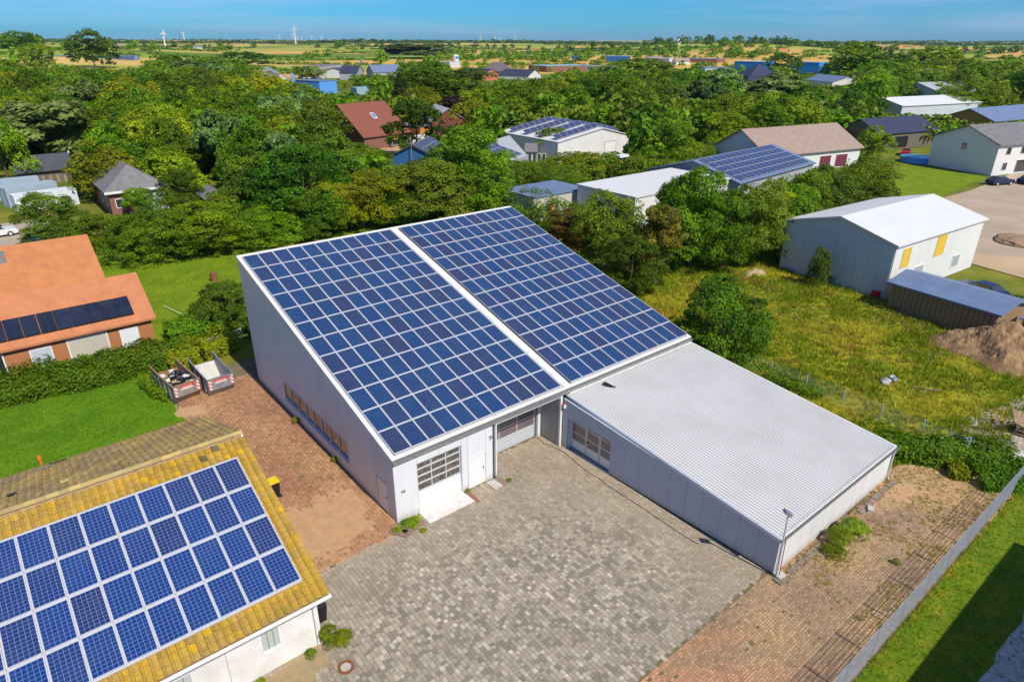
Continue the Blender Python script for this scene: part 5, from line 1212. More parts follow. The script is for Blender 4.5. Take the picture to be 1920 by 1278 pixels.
def scatter(poly,dens,seed,keep=None):
    q=np.random.RandomState(seed); xs=[p[0] for p in poly]; ys=[p[1] for p in poly]; A=(max(xs)-min(xs))*(max(ys)-min(ys)); n=int(A*dens); X=q.uniform(min(xs),max(xs),n); Y=q.uniform(min(ys),max(ys),n); out=[]
    for x,y in zip(X,Y):
        if in_poly(x,y,poly) and (keep is None or keep(x,y)):
            px=pix((x,y,0))
            if -30<px[0]<1950 and px[1]<1300: out.append((x,y,.01,1.0))
    return out
nz=lambda x,y,s=1,o=0: mnoise.noise(Vector((x*s,y*s,o)))
mead=scatter([(24.2,-14),(27,-13.5),(31,-17),(34,-17),(62,-24),(64,8),(50,15),(38,21),(27,20),(24,0)],16,1)
yel=[(x,y,z,1+nz(x,y,.35)*.8) for x,y,z,_ in mead if nz(x,y,.16,4)+nz(x,y,.6,8)*.6>.04]; gre=[(x,y,z,1+nz(x,y,.35)*.8) for x,y,z,_ in mead if nz(x,y,.16,4)+nz(x,y,.6,8)*.5<=.14]
tufts('meadow_tufts',yel,.34,GM_MEAD,'tall dry yellowish grass of the meadow',5,.028,2)
tufts('meadow_tufts',gre,.36,GM_GREEN,'fresh green grass and herbs of the meadow',5,.034,3)
rus=[(x,y,z,1.1) for x,y,z,_ in mead if nz(x,y,.35,12)+nz(x,y,1.3,3)*.6>.34]; tufts('meadow_tufts',rus,.36,leafmat('rusty_blades',(.22,.12,.02),(.50,.30,.05),.3),'rusty brown dock and seed heads in the meadow',4,.03,31)
fl=[(x,y,.3,1) for x,y,z,_ in scatter([(34,-12),(52,-12),(56,-1),(50,8),(42,9)],3.0,5) if nz(x,y,.2,2)>.0]
tufts('meadow_flowers',fl,.055,M('cream_umbels',(.56,.46,.27),.9),'cream flower heads scattered over the meadow',3,.03,5,1.2,'flowers')
tufts('verge_grass',scatter([(6,-19.2),(31,-19.2),(34,-24),(8,-24)],26,7),.09,GM_GREEN,'short grass of the lawn beyond the mesh fence',5,.016,8)
tufts('fence_weeds',scatter([(8,-19.3),(29,-19.3),(29,-18.5),(8,-18.6)],22,9),.22,GM_MEAD,'dry weeds along the foot of the mesh fence',6,.02,10)
tufts('lawn_grass',scatter([(-16,17.4),(-6,17.8),(-5.9,22),(-6.6,26.2),(-16,26.4)],60,11),.06,GM_LAWN,'short bright grass of the small lawn',4,.02,12)
tufts('back_lawn_grass',scatter([(-5,33),(0,31.5),(30,23),(45,46),(42,53),(22,58),(-4,61)],9,13),.10,GM_GREEN,'mown grass of the back lawn',4,.03,14)
jw=[p for p in scatter([(13,-14.3),(24.5,-13.4),(27,-15.5),(27.5,-18.8),(12,-18.9)],34,15) if nz(p[0],p[1],.5,1)+nz(p[0],p[1],1.6,2)*.5>.10-max(0,p[0]-19)*.07]
tufts('joint_weeds',jw,.10,GM_MEAD,'dry weeds growing in the joints of the brown paving',6,.016,16)
jw=[p for p in scatter([(5,-14),(14,-14),(20,-18.6),(9,-22)],9,17) if nz(p[0],p[1],.7,5)>.2]
tufts('joint_weeds',jw,.05,GM_GREEN,'moss and small weeds in the joints of the brown paving',6,.014,18)
jw=scatter([(12,-14.6),(23.4,-14.6),(23.4,-14.08),(12,-14.08)],26,19); tufts('wall_weeds',jw,.13,leafmat('rusty_weeds',(.20,.12,.015),(.52,.30,.05),.2),'dry orange weeds at the foot of the annex wall',6,.018,20)
jw=scatter([(-.4,.6),(-.02,.6),(-.02,20),(-.4,20)],5,21); tufts('wall_weeds',jw,.14,GM_MEAD,'sparse weeds at the foot of the hall side wall',6,.016,22)
rw=[p for p in scatter([(-5.2,5.2),(-.3,5.2),(-.3,21.4),(-5,21.4)],5,23) if nz(p[0],p[1],.6,3)>.25]; tufts('joint_weeds',rw,.045,GM_MEAD,'scattered weeds in the joints of the red paving',6,.014,24)
# ================================================================== BACKGROUND BUILDINGS
def wm(name,c,rough=.75,c2=None): return M(name,c,rough,0,c2 or tuple(q*.88 for q in c),.7,.4)
BM=dict(brick=wm('brick_orange',(.42,.17,.07)),brickd=wm('brick_dark',(.24,.11,.08)),white=wm('plaster_white',(.70,.69,.66)),grey=wm('wall_grey',(.36,.38,.40)),pale=wm('wall_pale_grey',(.52,.56,.58)),blue=wm('wall_blue',(.03,.13,.32)),sky=wm('wall_light_blue',(.10,.33,.72)),vblue=wm('wall_vivid_blue',(.02,.22,.62)),
 wood=wm('timber_dark',(.16,.13,.10)),red=wm('barn_red',(.22,.06,.045)),rust=wm('container_brown',(.34,.13,.04)),ochre=wm('timber_ochre',(.48,.24,.06)),steel=wm('container_blue_grey',(.33,.42,.48)),terr=wm('terracotta',(.55,.19,.09)),yel=wm('yellow_shutter',(.72,.47,.05)),maroon=wm('maroon_door',(.16,.03,.05)),turq=wm('roof_turquoise',(.25,.42,.48)),brown=wm('timber_brown',(.28,.18,.10)))
RM=dict(dark=M('roof_anthracite',(.055,.06,.075),.6,0,(.085,.085,.095),1.5,.5),grey=M('roof_grey',(.20,.19,.19),.8,0,(.14,.135,.135),1.2,.5),orange=M('roof_orange_tiles',(.50,.20,.07),.8,0,(.40,.15,.06),1,.5,bump=.3),red=M('roof_red_brown',(.23,.075,.045),.85,0,(.19,.065,.042),2,.5,bump=.3),salmon=M('roof_salmon_tiles',(.52,.20,.085),.8,0,(.42,.155,.065),1,.5),white=M('roof_white',(.64,.64,.63),.6,0,(.59,.59,.575),.4,.4),
 pale=M('roof_pale_metal',(.42,.44,.46),.5,0,(.35,.37,.39),1,.5),brown=M('roof_brown_fibre',(.34,.25,.20),.85,0,(.27,.20,.16),1,.5),blue=M('roof_blue_grey',(.16,.22,.34),.5,0,(.12,.16,.26),1,.4),taupe=M('roof_taupe',(.14,.12,.125),.85),navy=M('roof_navy',(.035,.04,.075),.5,0,(.05,.055,.09),1,.4),turq=BM['turq'])
def opening(par,side,x,z,w,h,L,W,kind='window',mat=None,pane=None):
    """side: F (y=-W/2), B (y=+W/2), A (x=0), E (x=L); x = centre along the side"""
    e=.05; m=MB(); t=min(.09,w*.12)
    def bx(m,a,b,z0,z1,d0,d1):
        if side=='F': m.box(a,b,-W/2-d1,-W/2-d0,z0,z1)
        elif side=='B': m.box(a,b,W/2+d0,W/2+d1,z0,z1)
        elif side=='A': m.box(-d1,-d0,a,b,z0,z1)
        else: m.box(L+d0,L+d1,a,b,z0,z1)
    a,b=x-w/2,x+w/2
    for q in ((a,a+t,z,z+h),(b-t,b,z,z+h),(a+t,b-t,z,z+t),(a+t,b-t,z+h-t,z+h)): bx(m,*q,.002,e)
    o=m.build(kind,mat or MAT['white'],par); m=MB(); bx(m,a+t,b-t,z+t,z+h-t,.003,.03); m.build('pane' if kind=='window' else 'leaf',pane or MAT['glass_dark'],o); return o
def gable(name,label,cat,A,B,W,he,hr,wall,roof,over=.35,ops=(),wallA=None,rmat2=None,asym=0,z=0,chimney=None):
    A=Vector((A[0],A[1])); B=Vector((B[0],B[1])); L=(B-A).length; ang=math.atan2((B-A).y,(B-A).x)
    t=empty(name,(A.x,A.y,z),ang,label,cat)
    m=MB().prism([(-W/2,0),(W/2,0),(W/2,he),(asym,hr),(-W/2,he)],.0,L,'x'); m.build('wall',wall,t)
    for s,y1 in ((-1,-W/2),(1,W/2)):
        sl=(hr-he)/abs(y1-asym); ye=y1+s*over; ze=he-sl*over; m=MB()
        m.add([(-over,asym,hr+.02),(L+over,asym,hr+.02),(L+over,ye,ze+.02),(-over,ye,ze+.02),(-over,asym,hr+.20),(L+over,asym,hr+.20),(L+over,ye,ze+.18),(-over,ye,ze+.18)],[(0,1,2,3),(7,6,5,4),(0,4,5,1),(1,5,6,2),(2,6,7,3),(3,7,4,0)])
        m.build('roof_slope',roof if s<0 or not rmat2 else rmat2,t)
    for o in ops: opening(t,o[0],o[1],o[2],o[3],o[4],L,W,*(o[5:]))
    if chimney: MB().box(chimney-.3,chimney+.3,.4,1.0,hr-.9,hr+.9).build('chimney',BM['brickd'],t)
    return t,L
def flat(name,label,cat,A,B,W,h,wall,roof,ops=(),z=0,cap=.15):
    A=Vector((A[0],A[1])); B=Vector((B[0],B[1])); L=(B-A).length; t=empty(name,(A.x,A.y,z),math.atan2((B-A).y,(B-A).x),label,cat)
    MB().box(0,L,-W/2,W/2,0,h).build('wall',wall,t); MB().box(-cap,L+cap,-W/2-cap,W/2+cap,h,h+.18).build('roof',roof,t)
    for o in ops: opening(t,o[0],o[1],o[2],o[3],o[4],L,W,*(o[5:]))
    return t,L
BGP=panelmat('far_solar_cells',(.035,.055,.13),(.045,.05,.12),(.07,.09,.17),.5,.8,2,2,0,0,.02,.25)
def pgrid(par,o,ex,ey,nx,ny,w,h,gap=.05,mat=BGP,frame=True):
    """panels laid in a plane: origin o, unit vectors ex, ey"""
    ex=Vector(ex).normalized(); ey=Vector(ey).normalized(); nn=ex.cross(ey).normalized(); Mx=Matrix((ex,ey,nn)).transposed()
    key=(round(w,2),round(h,2))
    m=MB(); m.mat(0).box(.03,w-.03,.03,h-.03,0,.04); m.mat(1).box(0,w,0,.03,0,.05).box(0,w,h-.03,h,0,.05).box(0,.03,.03,h-.03,0,.05).box(w-.03,w,.03,h-.03,0,.05)
    me=m.mesh('solar_panel',[mat,PFR if mat is BGP else MAT['black']])
    for i in range(nx):
        for j in range(ny):
            p=Vector(o)+ex*(i*(w+gap))+ey*(j*(h+gap)); link('solar_panel',me,par,p,Mx.to_euler())
# orange-roofed house (left edge), main + front wing with dark panels
t,L=gable('orange_house','big orange-tiled house left of the hall','house',(-24,45.5),(-6.0,45.5),11.5,2.9,6.2,BM['brick'],RM['orange'],chimney=None)
MB().box(16.0-4.6,16.6-4.6,1.2-3,1.8-3,5.2,6.3).build('vent_box',MAT['zinc'],t)
t,L=gable('house_wing','lower salmon-tiled wing with dark solar strip and orange brick walls','house',(-24,35.2),(-4.3,35.2),8.2,2.55,4.9,BM['brick'],RM['salmon'],ops=[('F',18.0,.5,1.3,1.5,'window',MAT['white'],wm('white_blind',(.7,.72,.75))),('F',12.2,.5,1.4,1.5,'window',MAT['white'],wm('pale_blind',(.5,.54,.58))),('F',15.2,0.1,2.7,2.1,'window',MAT['white'],wm('curtained_glass',(.50,.46,.38))),('F',9.4,.2,1.2,2.0),('F',6.3,.5,1.3,1.4)])
sl=(4.9-2.55)/4.1; ey=Vector((0,4.1,2.35)).normalized()
DKP=panelmat('dark_solar_cells',(.012,.017,.035),(.016,.022,.05),(.03,.04,.07),.5,.8,2,2,0,0,.01,.3)
pgrid(t,(12.6,-3.9,2.99),(1,0,0),ey,6,1,1.0,1.95,gap=.02,mat=DKP); pgrid(t,(3.4,-3.9,2.99),(1,0,0),ey,9,1,1.0,1.95,gap=.02,mat=DKP); pgrid(t,(3.4,-2.18,3.98),(1,0,0),ey,6,1,1.0,1.6,gap=.02,mat=DKP)
# brick house with grey hipped roof
A=(5.9,87.2)
t=empty('brick_house',(1.4,81.5,0),0,'brick house with grey hipped roof and white trim, left beyond the lawn','house')
MB().box(0,7.3,0,11.5,0,3.4).build('wall',BM['brickd'],t); MB().box(3.2,7.3,-.06,-.002,0,3.3).build('front_panel',BM['pale'],t)
m=MB(); m.add([(-.5,-.5,3.4),(7.8,-.5,3.4),(7.8,12,3.4),(-.5,12,3.4),(3.6,3.4,6.3),(3.6,8.3,6.3)],[(0,1,4),(1,2,5,4),(2,3,5),(3,0,4,5),(3,2,1,0)]); m.build('roof',RM['grey'],t)
MB().box(-.5,7.8,-.56,-.5,3.1,3.42).box(7.8,7.86,-.5,12,3.1,3.42).build('fascia',MAT['white'],t)
for x in (1.2,4.6): opening(t,'F',x,1.0,1.1,1.3,7.3,0)
for y in (2.5,6.0): opening(t,'A',y,1.0,1.1,1.3,7.3,11.5)
t,L=gable('garden_shed','small shed with sloping tiled lean roof half hidden right of the brick house','shed',at(388,352,3)[:2],at(404,362,3)[:2],3,2.2,3.0,BM['brickd'],RM['grey'])
# dark-roofed timber shed
t,L=gable('timber_shed','weathered timber shed with anthracite roof and white ridge ends, far left','shed',(-6.6,118.2),(1.2,118.2),7.2,2.3,4.2,BM['wood'],RM['dark'],over=.5)
for x in (-.5,L+.5): MB().box(x-.12,x+.12,-.15,.15,4.2,4.6).build('ridge_end',MAT['white'],t)
for i in range(22): MB().box(.05+i*.35,.36+i*.35,-3.68,-3.61,0,1.35).build('plank',BM['wood'] if i%3 else M('plank_pale',(.33,.27,.22),.9),t)
o=MB().box(0,1.5,0,.08,.5,2.3).mat(1).box(.25,1.25,-.04,-.001,1.0,2.0).box(.1,.18,.0,.08,0,.5).box(1.3,1.38,0,.08,0,.5).build('notice_board',[MAT['white'],MAT['steel_grey']],None,(7.2,113.5,0),(0,0,R(-20))); tag(o,'white notice board standing on the grass by the timber shed','notice board')
# shipping containers
def container(A,B,W,h,mat,label,cat='container',name='shipping_container'):
    t,L=flat(name,label,cat,A,B,W,h,mat,mat,cap=.0)
    m=MB(); n=int(L/.28)
    for i in range(n): x=.1+i*(L-.2)/n; m.box(x,x+.10,-W/2-.04,-W/2,.15,h-.15)
    m.build('corrugation',mat,t)
    m=MB()
    for y in (-.45,.45): m.box(L,L+.05,y-.03,y+.03,.2,h-.2)
    m.box(-.05,0,-.03,.03,.2,h-.2); m.build('lock_rods',MAT['galv'],t); return t
container((-22,104.5),(-4.6,104.5),2.5,2.7,BM['steel'],'long blue-grey shipping container, rear one of the pair at left')
container((-9.8,97.5),(-3.2,99.5),2.5,2.6,BM['steel'],'blue-grey shipping container with ribbed end, front one at left')
container((-9.0,93.2),(-1.2,94.2),2.4,2.2,wm('container_white',(.62,.66,.68)),'whitish container half behind the feathery bush','container')
# red-roofed house
t,L=gable('red_roofed_house','tall house with large plain red-brown roof and a skylight, beyond the wood','house',(55.8,122.6),(68.6,124.8),17.5,3.0,9.2,BM['brickd'],RM['red'],over=.4,ops=[('F',9.6,.6,1.3,1.4),('A',0,5.2,1.0,1.3),('A',-3.5,1,1.2,1.3),('F',11.6,.2,.9,2.1)])
sl=Vector((0,8.75,6.2)).normalized(); n=Vector((0,-6.2,8.75)).normalized(); c=Vector((6.9,-3.9,9.2-3.9*.708+.25)); Mx=Matrix((Vector((1,0,0)),sl,n)).transposed()
w=MB().obox(c,(1.1,1.9,.10),Mx).build('skylight',MAT['white'],t); MB().obox(c+n*.06,(.8,1.5,.04),Mx).build('pane',MAT['glass_mauve'] if False else glassmat('sky_glass',(.12,.2,.4)),w)
MB().box(7.5,9.2,-9.2,-8.76,0,2.4).build('timber_porch',BM['ochre'],t)
t,L=flat('site_container','rust-brown timber-clad site container with ochre end wall','container',(75.0,128.5),(77.2,120.5),3.6,3.3,BM['rust'],RM['grey'])
MB().box(L+.0,L+.06,-1.6,1.6,.1,3.1).build('end_wall',BM['ochre'],t)
for i in range(20): MB().box(.1+i*.41,.46+i*.41,-1.86,-1.802,0.1,3.15).build('plank',BM['rust'],t)
# cars
def carmesh(paint,van=False):
    prof=[(-2.2,.45),(-2.25,.75),(-2.05,.95),(-1.4,1.0)] 
    body=[(-2.25,.30),(2.25,.30),(2.30,.62),(2.15,.92),(1.1,1.0),(-1.9,1.02),(-2.25,.85)] if not van else [(-2.3,.32),(2.3,.32),(2.35,.75),(2.1,1.05),(1.5,1.18),(-2.3,1.2)]
    cab=[(-1.75,1.02),(1.0,1.0),(.35,1.42),(-1.15,1.45)] if not van else [(-2.28,1.2),(1.5,1.18),(.85,1.86),(-2.15,1.92)]
    return body,cab
def car(P,rz_,paint,label,van=False,group=None,z=0):
    t=empty('parked_van' if van else 'parked_car',(P[0],P[1],z),rz_,label,'van' if van else 'car',group); body,cab=carmesh(paint,van)
    MB().prism(body,-.88,.88,'y').build('body',paint,t)
    V=[];n=len(cab)
    for y,k in ((-.80,1),(.80,1)): pass
    m=MB(); P_=[]
    for s in (-1,1): P_+=[(x,s*(.84 if z_<1.3 else .66),z_) for x,z_ in cab]
    m.add(P_,[(i,(i+1)%n,n+(i+1)%n,n+i) for i in range(n)]+[tuple(reversed(range(n))),tuple(range(n,2*n))]); m.build('windows',MAT['glass_dark'],t)
    top=[(x,z_) for x,z_ in cab if z_>1.3]; MB().box(top[1][0]+.05,top[0][0]-.05,-.64,.64,top[0][1]-.01,top[0][1]+.05).build('roof',paint,t)
    for x in (-1.4,1.42):
        for s in (-1,1):
            w=MB().cyl((x,s*.92,.33),(x,s*.72,.33),.33,.33,14).build('wheel',MAT['rubber'],t); MB().cyl((x,s*.935,.33),(x,s*.90,.33),.19,.19,10).build('rim',MAT['galv'],w)
    for s in (-1,1): MB().box(2.2,2.30,s*.55-.18,s*.55+.18,.62,.78).build('headlight',MAT['glass_pale'],t)
    return t
PW=M('car_paint_white',(.75,.76,.78),.25,spec=.6); PS=M('car_paint_silver',(.40,.42,.44),.3,.5); PN=M('car_paint_navy',(.02,.03,.08),.25); PR=M('car_paint_red',(.45,.02,.03),.3); PK=M('car_paint_black',(.02,.02,.025),.25)
car((-12.2,78.6),R(8),PW,'white saloon car parked on the gravel at the left edge'); car((-13.6,82.6),R(5),PN,'dark blue car behind the white one at the left edge')
car((66.3,115.9),R(15),PS,'silver-grey van parked beside the red-roofed house',True)
t,L=flat('box_trailer','white box trailer parked before the brown container','trailer',(66.6,110.0),(72.2,111.0),2.4,2.5,BM['white'],BM['white'],cap=0)
for x in (1.5,3.5): MB().cyl((x,-1.25,.35),(x,-1.15,.35),.35,.35,12).build('wheel',MAT['rubber'],t)
opening(t,'A',0,.3,1.8,1.9,L,2.4,'door',MAT['galv'],BM['turq'])
t,L=gable('red_barn','dark red timber barn behind the copper tree','barn',at(838,205,7)[:2],(at(838,205,7)+Vector((4,12,0)))[:2],9,4.2,7,BM['red'],RM['pale'])
for i in range(22): MB().box(-.06,-.002,-4.45+i*.405,-4.45+i*.405+.36,0,4.1).build('plank',BM['red'],t)
t,L=gable('blue_gabled_building','blue-walled building with solar panels on its right roof side','building',(50.8,82.3),(59.5,90.5),9.5,3.0,5.2,BM['blue'],RM['dark'])
ey=Vector((0,4.75,2.2)).normalized()
pgrid(t,(.5,-4.6,3.35),(1,0,0),ey,7,3,1.5,1.55)
MB().cyl((-.6,0,0),(-.6,0,7.0),.06,.05,8).build('mast',MAT['wood'],t)
t,L=gable('solar_roofed_shed','grey shed whose roof is filled with blue solar panels','shed',at(933,259,4.6)[:2],at(957,262,4.6)[:2],1,1,1.2,BM['grey'],RM['grey']) if False else (None,0)
P0=at(958,302,2.9); P1=at(987,291,2.9); P2=at(925,262,5.0); ex=(P1-P0); eyv=(P2-P0)
t=empty('solar_roofed_shed',(P0.x,P0.y,0),0,'low grey shed with two columns of blue solar panels on its roof','shed')
n_=ex.cross(eyv).normalized(); m=MB(); q_=[Vector((0,0,2.9)),ex+Vector((0,0,2.9)),ex+eyv+Vector((0,0,2.9)),eyv+Vector((0,0,2.9))]
m.add([tuple(p) for p in q_]+[(p.x,p.y,0) for p in q_],[(0,1,2,3),(4,7,6,5),(0,4,5,1),(1,5,6,2),(2,6,7,3),(3,7,4,0)]); m.build('body',BM['grey'],t)
exn,eyn=ex.normalized(),(eyv-ex.normalized()*eyv.dot(ex.normalized())).normalized(); pgrid(t,tuple(q_[0]+n_*.12+exn*.4+eyn*.8),exn,eyn,3,8,ex.length/3.6,eyv.length/9.3)
t,L=gable('glazed_annex','small grey pitched annex with white glazed front beside the white hall','building',at(985,268,3.6)[:2],at(1003,268,3.6)[:2],7,2.4,3.4,BM['grey'],RM['grey'])
m=MB()
for i in range(4): opening(t,'F',.7+i*.95,.3,.75,1.8,L,7)
# white hall with tilted racks
t,L=gable('white_rack_hall','white hall with tilted solar racks standing on its low-pitched roof','hall',(90.5,75.0),(91.5,95.0),20.0,4.0,5.9,BM['white'],RM['white'],over=.25,asym=-2.0)
opening(t,'A',-4.6,.9,3.4,2.3,L,20.0,'door',MAT['steel_grey'],MAT['door_white'])
for xs in (1.0,6.0,11.0,16.0):
    pgrid(t,(xs,9.5,4.45),(0,-1,.158),(1,0,.50),7,1,1.58,1.5,gap=.06)
    pgrid(t,(xs+1.2,-2.7,6.15),(0,-1,-.237),(1,0,.50),4,1,1.58,1.4,gap=.06)
car(at(1048,222,0)[:2],R(60),PN,'dark blue car under the trees behind the white hall')
o=empty('sign_post',tuple(at(1162,330,0)),0,'small roofed notice post with orange stem by the hedge','sign'); MB().box(-.15,.15,-.1,.1,0,3.0).build('stem',MAT['orange_pl'],o); MB().box(-1.2,1.2,-.6,.6,3.5,3.9).build('roof',MAT['white'],o); MB().box(-.3,.3,-.2,.2,3.0,3.5).build('box',MAT['steel_grey'],o)
# flat white and grey-blue roofs between the trees
t,L=flat('workshop_building','low grey workshop with dark roof and pale wall behind the hall','building',(45.0,45.2),(55.0,45.2),7.0,3.4,wm('workshop_wall',(.52,.47,.42)),RM['blue'],ops=[('F',3,.2,1.6,2.1,'window',MAT['white'],BM['terr']),('F',7.5,.4,2.2,1.6)])
t,L=flat('white_flat_hall','long flat hall with plain off-white roof behind the trees','hall',(52.3,35.6),(72.5,35.6),10.5,4.4,BM['white'],RM['white'],ops=[('F',6,.5,2,1.6),('F',12,.5,2,1.6)])
t,L=gable('solar_flat_hall','hall with blue-grey solar roof left of the brown-roofed house','hall',(74.8,38.4),(100.5,40.6),16,3.4,5.6,BM['grey'],RM['blue'],over=.3)
ey=Vector((0,8.0,2.2)).normalized(); pgrid(t,(1.0,-7.8,3.75),(1,0,0),ey,14,5,1.6,1.5,gap=.08)
t,L=gable('brown_roofed_house','long white-walled house with brown roof and maroon garage doors','house',(103,48.5),(127.5,43.0),14,3.6,7.3,BM['white'],RM['brown'],over=.5,ops=[('F',15.5,.1,3.2,2.5,'garage_door',MAT['white'],BM['maroon']),('F',20,.1,3.4,2.5,'garage_door',MAT['white'],BM['maroon']),('F',9,.9,1.4,1.3)])
t,L=gable('dark_barn','dark open-fronted barn roof at the top of the garden','barn',(150,48),(170,43.5),11,3.6,6.2,BM['wood'],RM['navy'],ops=[('F',8,.1,5,2.8,'door',MAT['wood'],MAT['black'])])
car((148,36),R(20),PR,'red car beside the dark barn')
t,L=gable('white_house','two-storey white house with grey roof at the right edge','house',(136,21.5),(160,14),13,5.6,8.2,BM['white'],RM['grey'],over=.5,ops=[('F',3,3.6,1.4,1.4),('F',7,3.6,1.4,1.4),('F',11,3.6,1.4,1.4),('F',9,.2,6,2.4,'window',MAT['white'],MAT['glass_dark']),('F',3,.8,1.4,1.5),('A',0,3.8,1.3,1.4)])
for i,(x,y,pt,lb) in enumerate([(126,11.5,PN,'navy car parked in front of the white house, left of two'),(131,8.5,PN,'navy car parked in front of the white house, right of two'),(136,3.5,PK,'black car at the far right of the grey yard'),(98,13.2,PK,'black car beside the garden lawn')]): car((x,y),R(-25+i*9),pt,lb)
o=empty('swimming_pool',(140,30.5,0),0,'small bright blue above-ground pool beyond the garden','pool'); MB().cyl((0,0,0),(0,0,1.1),3.2,3.2,24).build('wall',BM['sky'],o); MB().cyl((0,0,1.1),(0,0,1.12),2.9,2.9,24).build('water',wm('pool_water',(.05,.35,.55),.1),o)
# white-blue gabled hall
t,L=gable('blue_grey_hall','large hall with blue-grey gable wall, white roof and yellow shutters','hall',(53.0,4.6),(71.0,3.2),11.6,5.3,6.8,BM['pale'],RM['white'],over=.25,ops=[('F',2.2,2.9,1.5,1.9,'window',BM['yel'],BM['yel']),('F',9.0,2.9,1.9,2.1,'window',BM['yel'],BM['yel']),('F',5.5,.3,1.8,2.2,'door',MAT['white'],BM['grey']),('F',13.5,.8,1.6,1.4,'window',MAT['white'],BM['grey'])])
m=MB().box(.0,17.9,-5.8018,-5.8005,.0,5.25); m.build('front_skin',BM['white'],t)
MB().box(-.45,-.02,-5.4,-4.7,.0,.75).build('red_cabinet',MAT['red'],t)
for i in range(10): MB().box(-.05,-.002,-5.7+i*1.14,-5.7+i*1.14+1.12,0,5.2).build('wall_panel',BM['pale'],t)
t,L=gable('brown_store','low brown timber store with grey-blue roof before the sand yard','shed',(53.0,-2.6),(51.8,-11.4),5.0,2.5,3.1,BM['brown'],RM['blue'],over=.35)
for i in range(21): MB().box(.05+i*.42,.43+i*.42,-2.57,-2.505,0,2.4).build('plank',BM['brown'],t)
o=empty('open_carport',(50.4,-12.6,0),0,'pale timber carport frame at the end of the brown store','carport'); 
for x,y in ((0,0),(2.4,0),(0,-3),(2.4,-3)): MB().box(x-.08,x+.08,y-.08,y+.08,0,2.3).build('post',BM['ochre'],o)
MB().box(-.3,2.7,-3.3,.3,2.3,2.4).build('roof',RM['blue'],o)
car((61,-6.5),R(75),PN,'dark blue car parked on the sand yard behind the brown store')
o=blob('sand_pile',(86,-3,.0),2.6,wm('brown_sand',(.33,.22,.13)),None,88,.35,'low brown sand pile on the yard edge','sand pile',.3)
# far pale halls and red barn, right
t,L=gable('pale_metal_hall','large pale grey metal hall with arched porch, upper right','hall',(263,81),(292,73),19,6.2,9.0,BM['pale'],RM['pale'],over=.3,ops=[('A',3,.8,4,2),('F',6,.6,3,1.8),('F',12,.6,3,1.8)])
t,L=gable('low_pale_hall','lower pale hall with near-white roof in front of the big metal hall','hall',(214,71.5),(250,62),15,4.8,6.6,BM['pale'],RM['white'],over=.3)
t,L=gable('red_white_barn','red barn with broad white verge and grey roof, upper right','barn',(318,90),(352,112),26,6,11,BM['maroon'] if False else wm('vivid_red',(.42,.03,.04)),RM['pale'],over=.6)
t,L=gable('ochre_solar_barn','ochre barn with blue solar roof at the right edge','barn',(196,41),(232,35),13,4.0,6.5,BM['ochre'],RM['blue'],over=.4)
t,L=gable('small_white_chapel_house','small white gabled house among trees near the red barn','house',at(1852,150,6)[:2],(at(1852,150,6)+Vector((10,6,0)))[:2],8,4,7,BM['white'],RM['red'])
flat('roof_with_skylights','flat brownish building at the right edge beyond the trees','building',at(1885,160,5)[:2],at(1925,165,5)[:2],25,4.5,BM['brown'],RM['brown'])
# mid-distance roofs left to right
def fgable(px1,px2,z,W,he,wall,roof,name,label,cat='building',**k):
    A=at(*px1,z); B=at(*px2,z); return gable(name,label,cat,(A.x,A.y),(B.x,B.y),W,he,z,BM[wall],RM[roof],over=.3,**k)
A=at(50,110,9); B=at(255,108,9)
t,L=gable('long_solar_barn','very long barn with blue solar roof in the upper left','barn',(A.x,A.y),(B.x,B.y),26,4,9,BM['grey'],RM['blue'],over=.3)
ey=Vector((0,13,5)).normalized(); w_=L/40
pgrid(t,(.3,-12.8,4.4),(1,0,0),ey,38,5,w_*.96,2.4,gap=w_*.06)
fgable((640,125),(672,125),8,16,4,'grey','navy','dark_gabled_hall','slate-blue gabled hall left of the tall white-topped tree')
fgable((690,124),(742,123),8,16,4,'grey','blue','dark_gabled_hall','second slate-blue hall with skylight, nearer the white-topped tree')
fgable((500,128),(522,140),7,8,4,'white','pale','white_lean_hall','white sloping roof showing above the wood at the car yard')
A=at(568,152,6); B=at(612,154,6); t,L=flat('light_blue_hall','light blue wall of a hall beside the car yard','hall',(A.x,A.y),(B.x,B.y),10,6,BM['sky'],RM['blue'])
A=at(585,128,5); B=at(622,124,5); t,L=flat('glazed_showroom','grey glazed showroom behind the parked cars','building',(A.x,A.y),(B.x,B.y),14,5.5,BM['grey'],RM['grey'],ops=[('F',4+i*6,.5,4,3.8) for i in range(5)])
fgable((622,130),(640,128),6,10,4.5,'white','dark','white_cabin','white cabin at the right end of the showroom')
A=at(545,136,6); o=MB().box(-.9,.9,-.1,.1,0,4.6).build('blue_banner',BM['sky'],None,(A.x,A.y,0)); tag(o,'tall light blue banner sign at the car yard','banner')
qc=random.Random(8); n=0
for row,(xa,xb,yy) in enumerate([(512,540,137),(556,622,143),(560,618,147),(562,612,150)]):
    x=xa
    while x<xb:
        P=at(x,yy,0); c=qc.choice([PW,PW,PW,PS,PK,PN,PR]) 
        nm={id(PW):'white',id(PS):'silver',id(PK):'black',id(PN):'navy',id(PR):'red'}[id(c)]
        car((P.x,P.y),R(qc.uniform(30,60)),c,'small %s car among the rows of the distant car yard'%nm,False,'%s cars in the distant car yard'%nm); x+=8.5; n+=1
A=at(675,165,3); o=MB().box(-4,4,-3,3,0,3).build('turquoise_tarp_shed',BM['turq'],None,(A.x,A.y,0)); tag(o,'pale turquoise roofed hut among the trees above the red-roofed house','hut')
